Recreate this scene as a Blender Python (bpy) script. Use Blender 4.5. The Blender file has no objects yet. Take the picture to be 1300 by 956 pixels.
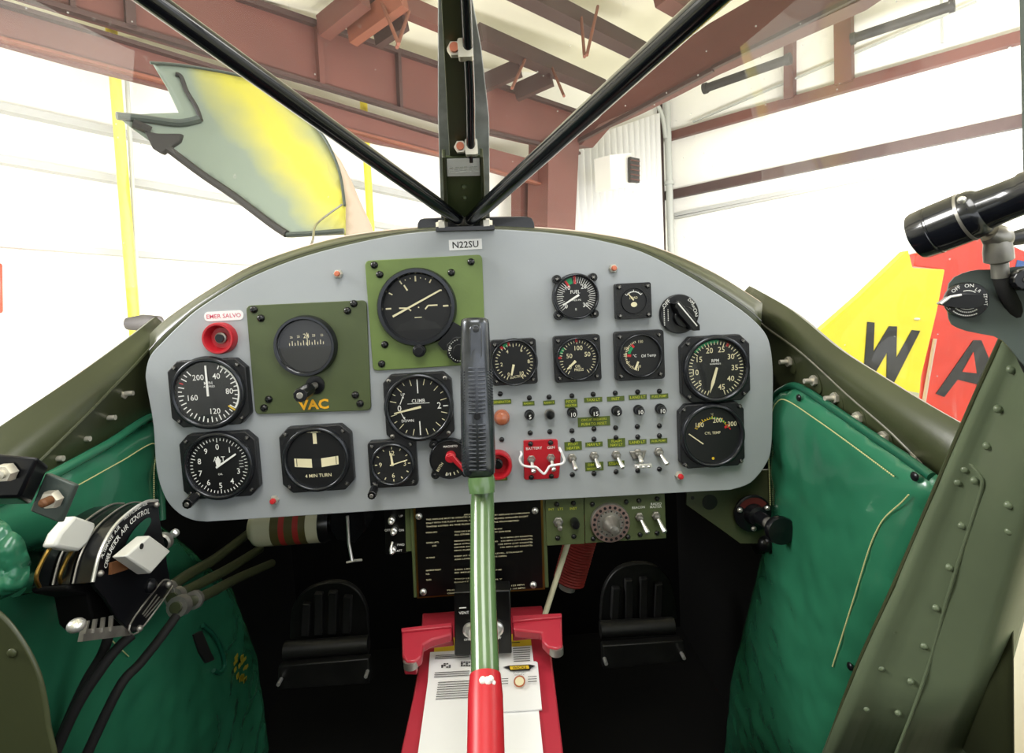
import bpy, bmesh, math, random
from math import sin, cos, pi, radians, sqrt, atan2
from mathutils import Matrix, Vector, noise
from mathutils.geometry import delaunay_2d_cdt
random.seed(7)
SC = bpy.context.scene
COL = SC.collection
V3 = Vector
# ------------------------------------------------------------------ camera model
W, H, F, PX, PY = 1300.0, 956.0, 720.0, 650.0, 433.0
DIST = 0.66
EYE = V3((0.0, -DIST, 1.9))
ROLL, PITCH, YAW = radians(3.0), radians(4.3), radians(2.3)
_r = V3((cos(YAW), -sin(YAW), 0)); FWD = V3((sin(YAW)*cos(PITCH), cos(YAW)*cos(PITCH), -sin(PITCH)))
_u = _r.cross(FWD)
RT = _r*cos(ROLL) - _u*sin(ROLL); UP = _r*sin(ROLL) + _u*cos(ROLL)
def ray(px, py): return FWD + RT*((px-PX)/F) - UP*((py-PY)/F)
def on_plane(px, py, p0, n):
    d = ray(px, py); return EYE + d*((p0-EYE).dot(n)/d.dot(n))
def py_(px, py, y=0.0):
    d = ray(px, py); return EYE + d*((y+DIST)/d.y)
def px_(px, py, x):
    d = ray(px, py); return EYE + d*(x/d.x)
def pz_(px, py, z):
    d = ray(px, py); return EYE + d*((z-EYE.z)/d.z)
def scale_at(px, py, y=0.0): return (py_(px+1, py, y)-py_(px, py, y)).length
cam = bpy.data.cameras.new('camera'); camo = bpy.data.objects.new('camera', cam); COL.objects.link(camo)
cam.sensor_width = 36; cam.sensor_fit = 'HORIZONTAL'; cam.lens = 36*F/W; cam.clip_start = 0.01; cam.clip_end = 200
cam.shift_x = 0; cam.shift_y = -(H/2-PY)/W
camo.matrix_world = Matrix((( RT.x, UP.x, -FWD.x, EYE.x), (RT.y, UP.y, -FWD.y, EYE.y), (RT.z, UP.z, -FWD.z, EYE.z), (0,0,0,1)))
SC.camera = camo
# ------------------------------------------------------------------ materials
def lin(c):
    c = c/255.0
    return c/12.92 if c <= .04045 else ((c+.055)/1.055)**2.4
def rgb(h): return (lin(int(h[0:2],16)), lin(int(h[2:4],16)), lin(int(h[4:6],16)), 1)
def mat(name, col, rough=.5, metal=0.0, bump=0.0, bscale=200.0, vary=0.0, vscale=8.0, coat=0.0, emit=0.0, spec=.5, wear=None, detail=3):
    m = bpy.data.materials.new(name); m.use_nodes = True
    nt = m.node_tree; b = nt.nodes['Principled BSDF']
    c = rgb(col); b.inputs['Base Color'].default_value = c
    b.inputs['Roughness'].default_value = rough; b.inputs['Metallic'].default_value = metal
    b.inputs['Coat Weight'].default_value = coat; b.inputs['Specular IOR Level'].default_value = spec
    tc = nt.nodes.new('ShaderNodeTexCoord')
    if vary or wear:
        n = nt.nodes.new('ShaderNodeTexNoise'); n.inputs['Scale'].default_value = vscale; n.inputs['Detail'].default_value = 6
        nt.links.new(tc.outputs['Object'], n.inputs['Vector'])
        r = nt.nodes.new('ShaderNodeValToRGB'); e = r.color_ramp.elements
        c2 = rgb(wear) if wear else tuple(x*(1+vary) for x in c[:3])+(1,)
        c1 = tuple(x*(1-vary) for x in c[:3])+(1,)
        e[0].position = .35 if not wear else .6; e[0].color = c1; e[1].position = .68 if not wear else .72; e[1].color = c2
        nt.links.new(n.outputs['Fac'], r.inputs['Fac']); nt.links.new(r.outputs['Color'], b.inputs['Base Color'])
    if bump:
        n = nt.nodes.new('ShaderNodeTexNoise'); n.inputs['Scale'].default_value = bscale; n.inputs['Detail'].default_value = detail
        nt.links.new(tc.outputs['Object'], n.inputs['Vector'])
        bp = nt.nodes.new('ShaderNodeBump'); bp.inputs['Strength'].default_value = bump; bp.inputs['Distance'].default_value = .002
        nt.links.new(n.outputs['Fac'], bp.inputs['Height']); nt.links.new(bp.outputs['Normal'], b.inputs['Normal'])
    if emit:
        b.inputs['Emission Color'].default_value = c; b.inputs['Emission Strength'].default_value = emit
    return m
def clear(name, tint='ffffff', gloss=.06, dirt=0.0, rough=.02):
    m = bpy.data.materials.new(name); m.use_nodes = True; nt = m.node_tree; nt.nodes.clear()
    o = nt.nodes.new('ShaderNodeOutputMaterial'); t = nt.nodes.new('ShaderNodeBsdfTransparent'); t.inputs[0].default_value = rgb(tint)
    g = nt.nodes.new('ShaderNodeBsdfGlossy'); g.inputs['Roughness'].default_value = rough
    fr = nt.nodes.new('ShaderNodeFresnel'); fr.inputs['IOR'].default_value = 1.45
    mu = nt.nodes.new('ShaderNodeMath'); mu.operation = 'MULTIPLY'; mu.inputs[1].default_value = gloss/.04
    nt.links.new(fr.outputs[0], mu.inputs[0])
    mx = nt.nodes.new('ShaderNodeMixShader'); nt.links.new(mu.outputs[0], mx.inputs[0])
    nt.links.new(t.outputs[0], mx.inputs[1]); nt.links.new(g.outputs[0], mx.inputs[2]); last = mx
    if dirt:
        tc = nt.nodes.new('ShaderNodeTexCoord')
        # scratches: stretched noise, specks: voronoi
        mp = nt.nodes.new('ShaderNodeMapping'); mp.inputs['Scale'].default_value = (120, 120, 9); mp.inputs['Rotation'].default_value = (.3, .25, 0)
        nt.links.new(tc.outputs['Object'], mp.inputs[0])
        n = nt.nodes.new('ShaderNodeTexNoise'); n.inputs['Scale'].default_value = 1.0; n.inputs['Detail'].default_value = 4; nt.links.new(mp.outputs[0], n.inputs['Vector'])
        r1 = nt.nodes.new('ShaderNodeMapRange'); r1.inputs[1].default_value = .66; r1.inputs[2].default_value = .8; nt.links.new(n.outputs['Fac'], r1.inputs[0])
        n2 = nt.nodes.new('ShaderNodeTexNoise'); n2.inputs['Scale'].default_value = 7; n2.inputs['Detail'].default_value = 4; nt.links.new(tc.outputs['Object'], n2.inputs['Vector'])
        r2 = nt.nodes.new('ShaderNodeMapRange'); r2.inputs[1].default_value = .5; r2.inputs[2].default_value = .75; nt.links.new(n2.outputs['Fac'], r2.inputs[0])
        m1 = nt.nodes.new('ShaderNodeMath'); m1.operation = 'MULTIPLY'; nt.links.new(r1.outputs[0], m1.inputs[0]); nt.links.new(r2.outputs[0], m1.inputs[1])
        vo = nt.nodes.new('ShaderNodeTexVoronoi'); vo.inputs['Scale'].default_value = 55; nt.links.new(tc.outputs['Object'], vo.inputs['Vector'])
        r3 = nt.nodes.new('ShaderNodeMapRange'); r3.inputs[1].default_value = .07; r3.inputs[2].default_value = .03; nt.links.new(vo.outputs['Distance'], r3.inputs[0])
        m2 = nt.nodes.new('ShaderNodeMath'); m2.operation = 'MAXIMUM'; nt.links.new(m1.outputs[0], m2.inputs[0]); nt.links.new(r3.outputs[0], m2.inputs[1])
        # thin overall haze, patchy
        ad = nt.nodes.new('ShaderNodeMath'); ad.operation = 'MULTIPLY_ADD'; ad.inputs[1].default_value = dirt; ad.inputs[2].default_value = dirt*.08
        nt.links.new(m2.outputs[0], ad.inputs[0])
        tl = nt.nodes.new('ShaderNodeBsdfTranslucent'); df = nt.nodes.new('ShaderNodeBsdfDiffuse')
        tl.inputs[0].default_value = (.9,.9,.9,1); df.inputs[0].default_value = (.9,.9,.9,1)
        md = nt.nodes.new('ShaderNodeMixShader'); md.inputs[0].default_value = .5; nt.links.new(tl.outputs[0], md.inputs[1]); nt.links.new(df.outputs[0], md.inputs[2])
        m3 = nt.nodes.new('ShaderNodeMixShader'); nt.links.new(ad.outputs[0], m3.inputs[0]); nt.links.new(last.outputs[0], m3.inputs[1]); nt.links.new(md.outputs[0], m3.inputs[2]); last = m3
    nt.links.new(last.outputs[0], o.inputs[0])
    return m
M = dict(
    panel=mat('panel_grey_paint', 'a9aeb2', .38, vary=.05, vscale=5, bump=.03, bscale=300),
    olive=mat('olive_green_paint', '41462f', .33, vary=.12, vscale=9, bump=.04, bscale=150),
    oliveplate=mat('olive_plate_paint', '515c3a', .4, vary=.06, vscale=20, bump=.04, bscale=300),
    lightgreen=mat('light_green_paint', '6f8446', .4, vary=.07, vscale=20, bump=.05, bscale=300),
    stickgreen=mat('stick_green_paint', '567248', .22, vary=.07, vscale=20, coat=.4),
    greygreen=mat('grey_green_paint', '4a5450', .4, vary=.05),
    crinkle=mat('black_crinkle_paint', '121316', .38, bump=.35, bscale=900),
    black=mat('black_plastic', '0c0d10', .28, coat=.2),
    satin=mat('satin_black_metal', '15161a', .3, metal=.3),
    tubeblack=mat('black_tube_paint', '14161c', .22, coat=.5),
    blackboard=mat('black_board', '070707', .3),
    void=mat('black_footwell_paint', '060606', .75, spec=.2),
    pedal=mat('worn_black_metal', '191918', .45, metal=.2, vary=.3, vscale=30, bump=.1),
    dial=mat('black_dial', '0f1012', .45),
    dialgrey=mat('dark_grey_dial', '1d1e1f', .5, vary=.2, vscale=60),
    white=mat('white_marking', 'f2f2ee', .6), cream=mat('cream_lume', 'ece3bd', .6),
    red=mat('red_paint', 'b8202c', .35), redglow=mat('red_marking', 'd02a30', .5), green=mat('green_marking', '12935a', .5),
    yellow=mat('yellow_marking', 'e9c531', .5), vac=mat('yellow_stencil_paint', 'f0b020', .6), dymo=mat('green_tape', '56662b', .35), dymotext=mat('tape_yellow_text', 'c9cf3a', .5),
    steel=mat('bright_steel', 'e4e3df', .3, metal=.75), dullsteel=mat('dull_steel', 'a09d96', .4, metal=.75, vary=.2, vscale=60), grip=mat('worn_black_grip', '4a4d52', .27, metal=.75, vary=.3, vscale=60, coat=.3), nut=mat('cadmium_plated_steel', 'd9d4c6', .42, metal=.6),
    brass=mat('brass', '9a7b3e', .35, metal=1), orange=mat('orange_lens', 'b4694a', .25, coat=.5), copper=mat('salmon_rubber', 'd67b5c', .5),
    paper=mat('white_label_paper', 'f1f1f1', .55), ink=mat('black_ink', '15151a', .6), redink=mat('red_ink', 'd0506a', .6),
    leather=mat('green_leather', '2c7053', .27, bump=.1, bscale=26, vary=.12, vscale=7, detail=6, coat=.25), postgreen=mat('post_olive_paint', '66725a', .3, vary=.08, vscale=9, bump=.03, bscale=150), ringblack=mat('polished_black_ring', '34363a', .22, metal=.6), legend=mat('dim_red_legend', '5a2320', .45), leatherdark=mat('green_piping', '175640', .34, bump=.15, bscale=80),
    thread=mat('cream_thread', 'c8c98f', .8), knobwhite=mat('white_plastic', 'dcdcd6', .35), rubber=mat('black_rubber', '101010', .75),
    redmetal=mat('red_enamel', 'b12f3f', .33, vary=.06, vscale=15, wear=None), boot=mat('red_rubber', '7d1f17', .6),
    fire=mat('cream_enamel', 'c9c7a9', .4), darkred=mat('dark_red_label', '9c2a26', .5), darkolive=mat('dark_olive_label', '4f4a26', .5),
    wall=mat('white_insulation_wall', 'e9e8e2', .8, vary=.03, vscale=.8), wallcorr=mat('white_corrugated_steel', 'dddee0', .5), concrete=mat('painted_concrete', 'b9b8a0', .35, vary=.12, vscale=.7),
    roof=mat('cream_roof_insulation', 'e6e2cf', .8, vary=.04, vscale=.6), maroon=mat('maroon_steel_primer', '5f362f', .6, vary=.16, vscale=1.2), maroondark=mat('dark_maroon_steel', '3c2624', .6, vary=.15, vscale=1.5),
    orangebrown=mat('rust_primer', '74402f', .6, vary=.15, vscale=3), girtgrey=mat('grey_girt_steel', 'a2a3a2', .6), yellowpole=mat('yellow_post_paint', 'e6d33a', .5), pipe=mat('galvanised_pipe', 'a7aaa6', .5),
    dark=mat('dark_iron', '2e2b2b', .6), yellowpanel=mat('yellow_aircraft_paint', 'fdeb2c', .35, vary=.04), redpanel=mat('red_aircraft_paint', 'f03f2a', .35, vary=.06), letter=mat('black_letter_paint', '141414', .5),
    seam=mat('scuffed_aluminium', 'c4c7c9', .45, metal=.1, vary=.25, vscale=40), tan=mat('pale_pink_paint', 'e3cdbd', .5), blue=mat('blue_paint', '2f5fae', .4),
    cardboard=mat('tan_bracket', '6a4326', .6), ringmetal=mat('pinkish_grey_metal', '98807a', .35, metal=.5), shoe=mat('yellow_stain', '8f8418', .6),
)
M['glass'] = clear('instrument_glass', gloss=.035)
M['windshield'] = clear('scratched_acrylic', gloss=.045, dirt=.42)
DIALM = ['dial','white','green','redglow','yellow','cream','dialgrey','red','orange']
BK,WH,GR,RD,YE,CR,DG = range(7)
# ------------------------------------------------------------------ mesh builder
I4 = Matrix.Identity(4)
_tc = {}
def text_mesh(s, bold=.004):
    key = (s,bold)
    if key not in _tc:
        cu = bpy.data.curves.new('t', 'FONT'); cu.body = s; cu.align_x = 'CENTER'; cu.align_y = 'CENTER'; cu.resolution_u = 2; cu.offset = bold
        o = bpy.data.objects.new('t', cu); COL.objects.link(o)
        me = bpy.data.meshes.new_from_object(o.evaluated_get(bpy.context.evaluated_depsgraph_get()))
        vs = [v.co.copy() for v in me.vertices]; fs = [tuple(p.vertices) for p in me.polygons]
        bpy.data.objects.remove(o); bpy.data.curves.remove(cu); bpy.data.meshes.remove(me)
        if vs:
            ys = [v.y for v in vs]; xs = [v.x for v in vs]; cy = (max(ys)+min(ys))/2; cx = (max(xs)+min(xs))/2
            hh = .72; vs = [((v.x-cx)/hh, (v.y-cy)/hh) for v in vs]
        _tc[key] = (vs, fs)
    return _tc[key]
class MB:
    def __init__(s): s.v = []; s.f = []; s.m = []
    def add(s, vs, fs, m=0, T=None):
        b = len(s.v)
        s.v += [(T @ V3(v)) if T is not None else V3(v) for v in vs]
        s.f += [tuple(b+i for i in f) for f in fs]; s.m += [m]*len(fs); return s
    def prism(s, poly, z0, z1, m=0, T=None, inset=0.0):
        a = sum(poly[i-1][0]*poly[i][1]-poly[i][0]*poly[i-1][1] for i in range(len(poly)))
        if a < 0: poly = poly[::-1]
        n = len(poly); vs = [(x,y,z0) for x,y in poly]+[(x,y,z1) for x,y in poly]
        fs = [tuple(range(n-1,-1,-1)), tuple(range(n,2*n))]+[(i,(i+1)%n,n+(i+1)%n,n+i) for i in range(n)]
        return s.add(vs, fs, m, T)
    def flat(s, poly, z, m=0, T=None):
        a = sum(poly[i-1][0]*poly[i][1]-poly[i][0]*poly[i-1][1] for i in range(len(poly)))
        if a < 0: poly = poly[::-1]
        return s.add([(x,y,z) for x,y in poly], [tuple(range(len(poly)))], m, T)
    def lathe(s, prof, n=32, m=0, T=None, cap=True):
        vs = []; fs = []
        for r,z in prof: vs += [(r*cos(2*pi*i/n), r*sin(2*pi*i/n), z) for i in range(n)]
        for k in range(len(prof)-1):
            for i in range(n): j = (i+1)%n; fs.append((k*n+i, k*n+j, (k+1)*n+j, (k+1)*n+i))
        if cap:
            fs.append(tuple(range(n-1,-1,-1))); L = (len(prof)-1)*n; fs.append(tuple(range(L, L+n)))
        return s.add(vs, fs, m, T)
    def cyl(s, r, z0, z1, n=24, m=0, T=None, r1=None): return s.lathe([(r,z0),(r if r1 is None else r1,z1)], n, m, T)
    def box(s, c, d, m=0, T=None):
        x,y,z = c; a,b,e = d[0]/2,d[1]/2,d[2]/2
        return s.prism([(x-a,y-b),(x+a,y-b),(x+a,y+b),(x-a,y+b)], z-e, z+e, m, T)
    def tube(s, pts, r, n=12, m=0, T=None, cap=True):
        pts = [V3(p) for p in pts]; rs = r if isinstance(r,(list,tuple)) else [r]*len(pts)
        vs = []; fs = []; up = None
        for i,p in enumerate(pts):
            t = (pts[min(i+1,len(pts)-1)]-pts[max(i-1,0)]).normalized()
            if up is None: up = t.orthogonal().normalized()
            up = (up-t*up.dot(t)).normalized(); sd = t.cross(up)
            vs += [p+up*(rs[i]*cos(2*pi*k/n))+sd*(rs[i]*sin(2*pi*k/n)) for k in range(n)]
        for i in range(len(pts)-1):
            for k in range(n): j=(k+1)%n; fs.append((i*n+k,i*n+j,(i+1)*n+j,(i+1)*n+k))
        if cap: fs.append(tuple(range(n-1,-1,-1))); L=(len(pts)-1)*n; fs.append(tuple(range(L,L+n)))
        return s.add(vs, fs, m, T)
    def ball(s, c, r, m=0, T=None, n=12, sz=1.0):
        prof = [(max(r*cos(a),1e-5), r*sz*sin(a)) for a in [(-pi/2+pi*k/n) for k in range(n+1)]]
        TT = Matrix.Translation(c); return s.lathe(prof, 2*n, m, (T @ TT) if T is not None else TT)
    def text(s, t, x, y, z, h, m=0, T=None, ang=0.0, sx=1.0, bold=.004):
        vs, fs = text_mesh(t, bold); ca, sa = cos(ang), sin(ang)
        return s.add([(x+h*(a*sx*ca-b*sa), y+h*(a*sx*sa+b*ca), z) for a,b in vs], fs, m, T)
    def bar(s, p, q, w, t, nrm, m=0):
        """a square bar from p to q: width w in the plane, thickness t along nrm"""
        p, q, nrm = V3(p), V3(q), V3(nrm).normalized(); d = (q-p).normalized(); e = nrm.cross(d).normalized(); nrm = d.cross(e).normalized()
        T = Matrix(((d.x,e.x,nrm.x,p.x),(d.y,e.y,nrm.y,p.y),(d.z,e.z,nrm.z,p.z),(0,0,0,1))); L = (q-p).length
        return s.box((L/2,0,0),(L,w,t),m,T)
    def hull_px(s, near, far, m=0):
        """closed solid between two matching outlines of 3-D points"""
        n = len(near); vs = [V3(p) for p in near]+[V3(p) for p in far]
        fs = [tuple(range(n)), tuple(range(2*n-1,n-1,-1))]+[(i,n+i,n+(i+1)%n,(i+1)%n) for i in range(n)]
        return s.add(vs, fs, m)
MATW = {}
def ob(name, mb, mats, parent=None, world=False, bevel=0, smooth=38, solid=0, sub=0, label=None):
    me = bpy.data.meshes.new(name)
    vs = mb.v
    if world and parent is not None:
        inv = MATW[parent.name].inverted(); vs = [inv @ v for v in vs]
    me.from_pydata([tuple(v) for v in vs], [], mb.f)
    if isinstance(mats, str): mats = [mats]
    for k in mats: me.materials.append(M[k])
    me.polygons.foreach_set('material_index', mb.m)
    bm = bmesh.new(); bm.from_mesh(me)
    if solid or world: bmesh.ops.recalc_face_normals(bm, faces=bm.faces) if not solid else None
    bm.to_mesh(me); bm.free()
    me.polygons.foreach_set('use_smooth', [True]*len(me.polygons)); me.set_sharp_from_angle(angle=radians(smooth))
    o = bpy.data.objects.new(name, me); COL.objects.link(o)
    if parent is not None: o.parent = parent
    MATW[o.name] = MATW[parent.name] if parent is not None else I4
    if label: o['label'] = label
    if solid: md = o.modifiers.new('s','SOLIDIFY'); md.thickness = solid; md.offset = -1
    if bevel: md = o.modifiers.new('b','BEVEL'); md.width = bevel; md.segments = 2; md.limit_method = 'ANGLE'; md.angle_limit = radians(40)
    if sub: md = o.modifiers.new('u','SUBSURF'); md.levels = sub; md.render_levels = sub
    return o
def tag(o, label, cat, group=None, kind=None):
    if label: o['label'] = label
    if cat: o['category'] = cat
    if group: o['group'] = group
    if kind: o['kind'] = kind
    return o
RPAN = Matrix.Rotation(pi/2, 4, 'X')       # local z points out of the instrument panel
def thing(name, label, cat, mw=None, group=None):
    o = bpy.data.objects.new(name, None); COL.objects.link(o); o.empty_display_size = .02
    mw = mw or I4; o.matrix_world = mw; MATW[o.name] = mw.copy()
    return tag(o, label, cat, group)
def pframe(cx, cy, y=0.0, extra=None):
    T = Matrix.Translation(py_(cx, cy, y)) @ RPAN
    return T @ extra if extra else T
def copy_tree(o, mw, label=None, name=None):
    c = o.copy(); COL.objects.link(c); c.matrix_world = mw; MATW[c.name] = mw.copy()
    if label: c['label'] = label
    for ch in o.children:
        d = ch.copy(); COL.objects.link(d); d.parent = c
        for g in ch.children:
            e = g.copy(); COL.objects.link(e); e.parent = d
    return c
def rrect(hw, hh, r, n=5, cx=0, cy=0):
    P = []
    for (sx,sy,a0) in ((1,1,0),(-1,1,90),(-1,-1,180),(1,-1,270)):
        for k in range(n+1):
            a = radians(a0+90*k/n); P.append((cx+sx*(hw-r)+r*cos(a), cy+sy*(hh-r)+r*sin(a)))
    return P
def octo(hw, hh, c): return [(hw,hh-c),(hw-c,hh),(-hw+c,hh),(-hw,hh-c),(-hw,-hh+c),(-hw+c,-hh),(hw-c,-hh),(hw,-hh+c)]
def catmull(P, n=6, closed=False):
    P = [V3(p) if len(p) == 3 else V3((p[0],p[1],0)) for p in P]; out = []; N = len(P)
    for i in range(N if closed else N-1):
        if closed: a,b,c,d = P[(i-1)%N],P[i],P[(i+1)%N],P[(i+2)%N]
        else: a,b,c,d = P[max(i-1,0)],P[i],P[i+1],P[min(i+2,N-1)]
        for k in range(n):
            t = k/n; out.append(.5*((2*b)+(c-a)*t+(2*a-5*b+4*c-d)*t*t+(3*b-a-3*c+d)*t**3))
    if not closed: out.append(P[-1])
    return out
def px_curve(P, n=6, closed=False): return [(v.x, v.y) for v in catmull([(a,b) for a,b in P], n, closed)]
def inside(p, poly):
    x,y = p; r = False
    for i in range(len(poly)):
        a,b = poly[i-1], poly[i]
        if (a[1]>y)!=(b[1]>y) and x < (b[0]-a[0])*(y-a[1])/(b[1]-a[1])+a[0]: r = not r
    return r
def edge_dist(p, poly):
    d = 1e9; p = V3((p[0],p[1],0))
    for i in range(len(poly)):
        a = V3((poly[i-1][0],poly[i-1][1],0)); b = V3((poly[i][0],poly[i][1],0)); ab = b-a
        t = max(0,min(1,(p-a).dot(ab)/max(ab.length_squared,1e-9))); d = min(d,(p-a-ab*t).length)
    return d
def grid_fill(poly, step):
    """triangulated 2-D outline with an even grid of inner points"""
    edge = []
    for i in range(len(poly)):
        a,b = V3((*poly[i],0)), V3((*poly[(i+1)%len(poly)],0)); k = max(1,int((b-a).length/step))
        edge += [(a+(b-a)*j/k) for j in range(k)]
    pts = [V3((v.x,v.y)) for v in edge]; n = len(pts)
    xs = [p.x for p in pts]; ys = [p.y for p in pts]; out = [(p.x,p.y) for p in pts]
    y = min(ys)+step/2; row = 0
    while y < max(ys):
        x = min(xs)+step*(.25+.5*(row%2))
        while x < max(xs):
            if inside((x,y), out[:n]) and edge_dist((x,y), out[:n]) > step*.45: pts.append(V3((x,y)))
            x += step
        y += step*.87; row += 1
    r = delaunay_2d_cdt(pts, [], [list(range(n))], 1, 1e-7)
    return [(v.x,v.y) for v in r[0]], [tuple(f) for f in r[2]]
def sheet(mb, poly, step, func, m=0):
    vs, fs = grid_fill(poly, step)
    return mb.add([func(x,y) for x,y in vs], fs, m)
# ================================================================== instrument panel
PANEL_PX = [(185,488),(184,474),(190,452),(206,434),(228,412),(254,390),(308,357),(372,330),(440,311),(515,296.5),(590,291.5),(650,292),(720,298),(770,307),(816,320),(865,345),(911,373),(948,398.5),(971,421.5),(979,443),(982,475),(981.5,520),(980,566),(974,588),(954,613),(928,622.5)]
PANEL_BOT = [(928,622.5),(790,630),(640,638),(450,651),(262,663)]
PANEL_L = [(262,663),(245,661),(226,652),(209,632),(198,596),(194,541),(187,500)]
PANEL_OUT = px_curve(PANEL_PX,4)[:-1]+PANEL_BOT[:-1]+px_curve(PANEL_L,4)
PC = (600,480)
TP = pframe(*PC)
def loc2(T, px, py, y): 
    v = T.inverted() @ py_(px, py, y); return (v.x, v.y)
panel = thing('instrument_panel', 'large grey arched instrument panel with rounded corners holding all the gauges', 'instrument panel', TP)
mb = MB(); mb.prism([loc2(TP,x,y,-.001) for x,y in PANEL_OUT], -.003, 0.0)
ob('face_plate', mb, 'panel', panel, bevel=.0007)
def screw_mb(r, mbv=None, T=None, h=.45):
    mb = mbv or MB(); r2 = r
    mb.lathe([(r2,0),(r2,r2*.25),(r2*.85,r2*h*1.3),(r2*.45,r2*h*1.9),(1e-5,r2*h*2.0)], 12, 0, T, cap=False)
    mb.box((0,0,r2*h*1.95),(r2*1.1,r2*.28,r2*.12),1,T); mb.box((0,0,r2*h*1.95),(r2*.28,r2*1.1,r2*.12),1,T)
    return mb
SCREWS = {}
def screw(parent, x, y, z, r, mats=('black','dial'), name='screw'):
    """x, y, z local to parent; shared mesh per size"""
    key = (round(r,5), mats, name)
    if key not in SCREWS:
        o = ob(name, screw_mb(r), mats, parent); SCREWS[key] = o.data
    else:
        o = bpy.data.objects.new(name, SCREWS[key]); COL.objects.link(o); o.parent = parent
    o.location = (x,y,z); o.rotation_euler = (0,0,random.uniform(0,1.5)); return o
for (x,y) in [(672,505),(697,504),(726,502.5),(753,500.5),(781,499),(809.5,497.5),(837,496.5),(673,549.5),(698,548),(726,547),(754,544.5),(781.5,543),(809,541.5),(837,540.5),
              (727,559),(754,557.5),(782,555.5),(809.5,554.5),(837,553),(726.6,602.5),(754,601),(782,599),(809.5,597.5),(837,595.5),(635,500),(637,558)]:
    a,b = loc2(TP,x,y,0); screw(panel,a,b,0,.0031)
for i,(x,y) in enumerate([(430,348),(778,341),(349,634),(862,603)]):
    a,b = loc2(TP,x,y,0); mb = MB(); mb.lathe([(.0052,0),(.0052,.004),(.0042,.0055),(.0032,.0055)],6,0); mb.lathe([(.0032,.0),(.0032,.008),(.0024,.0095),(1e-5,.0098)],14,1,cap=False)
    o = ob('bolt', mb, ('nut','copper' if i < 2 else 'redglow'), panel); o.location = (a,b,0)
def placard(px, py, w, h, lines, parent=panel, T=TP, y=0, th=None, back='dymo', front='dymotext', name='placard'):
    s = scale_at(px,py,y); a,b = loc2(T,px,py,y); mb = MB()
    mb.box((0,0,.0004),(w*s,h*s,.0008),0); n = len(lines)
    for i,t in enumerate(lines):
        hh = th*s if th else min(h*s/n*.6, w*s/max(len(t),1)*1.05)
        mb.text(t,0,h*s*((n-1)/2-i)/n*.9,.0009,hh,1)
    o = ob(name, mb, (back,front), parent); o.location = (a,b,0); return o
for p in [(671,512,15,5.5,['RADIO 1']),(697,511,15,5.5,['RADIO 2']),(725,512,16,11,['PITOT','HEATER']),(753,507.3,23,6,['TAXI LT']),(781.5,506,22,6,['INST']),(809.5,504,23,6,['LAND LT']),(836.7,503,23,6,['FUEL PUMP']),
          (754,535,41,12,['CIRCUIT BREAKERS','PUSH TO RESET']),(727.6,566,22,11,['PITOT','HEATER']),(754,564,22,6,['NAV LT']),(782.5,562,22,11,['FLASH','NAV LT']),(809,561,23,6,['LAND LT']),(836,559.5,22,6,['FUEL PUMP']),
          (754.5,592,23,11,['DIM ON','BRIGHT OFF']),(782,588,21,6,['STEADY']),(637,510,24,6,['GENERATOR']),(634,607.5,20,5.5,['STARTER'])]:
    placard(*p)
# ------------------------------------------------------------------ gauges
class Dial:
    """draws markings in photo-pixel units, y up"""
    def __init__(s, R, m=BK, z=.0):
        s.mb = MB(); s.R = R; s.mb.lathe([(1e-5,z),(R,z)],48,m,cap=False); s.z = z+.00025
    def tick(s, a, r0, r1, w, m=WH):
        a = radians(a); d = V3((sin(a),cos(a),0)); e = V3((cos(a),-sin(a),0))*w/2
        s.poly([d*r0-e,d*r1-e,d*r1+e,d*r0+e],m)
    def poly(s, P, m=WH, dz=0):
        P = [(p[0],p[1]) for p in P]; s.mb.flat(P, s.z+dz, m)
    def arc(s, a0, a1, r0, r1, m):
        n = max(2,int(abs(a1-a0)/5)); A = [radians(a0+(a1-a0)*i/n) for i in range(n+1)]
        for i in range(n): s.poly([(r0*sin(A[i]),r0*cos(A[i])),(r1*sin(A[i]),r1*cos(A[i])),(r1*sin(A[i+1]),r1*cos(A[i+1])),(r0*sin(A[i+1]),r0*cos(A[i+1]))],m,-.00008)
    def line(s, p, q, w, m=WH, dz=0):
        p,q = V3((*p,0)),V3((*q,0)); d = (q-p).normalized(); e = V3((-d.y,d.x,0))*w/2
        s.poly([p-e,q-e,q+e,p+e],m,dz)
    def num(s, t, x, y, h, m=WH, ang=0, sx=.95): s.mb.text(t,x,y,s.z+.0003,h,m,None,radians(ang),sx)
def xf(mb, s, dz=0.0):
    """pixel units to metres, z untouched"""
    mb.v = [V3((v.x*s, v.y*s, v.z+dz)) for v in mb.v]; return mb
def needle_mb(a, L, tail, w0, w1, z, m=0, kind='bar'):
    mb = MB(); a = radians(a); d = V3((sin(a),cos(a),0)); e = V3((cos(a),-sin(a),0))
    if kind == 'bar': P = [-d*tail-e*w0/2, d*L-e*w1/2, d*L+e*w1/2, -d*tail+e*w0/2]
    else: P = [-d*tail-e*w0/2, d*L*.55-e*w0*.75, d*L, d*L*.55+e*w0*.75, -d*tail+e*w0/2]
    mb.prism([(p.x,p.y) for p in P], z, z+.0008, m); return mb
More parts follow.
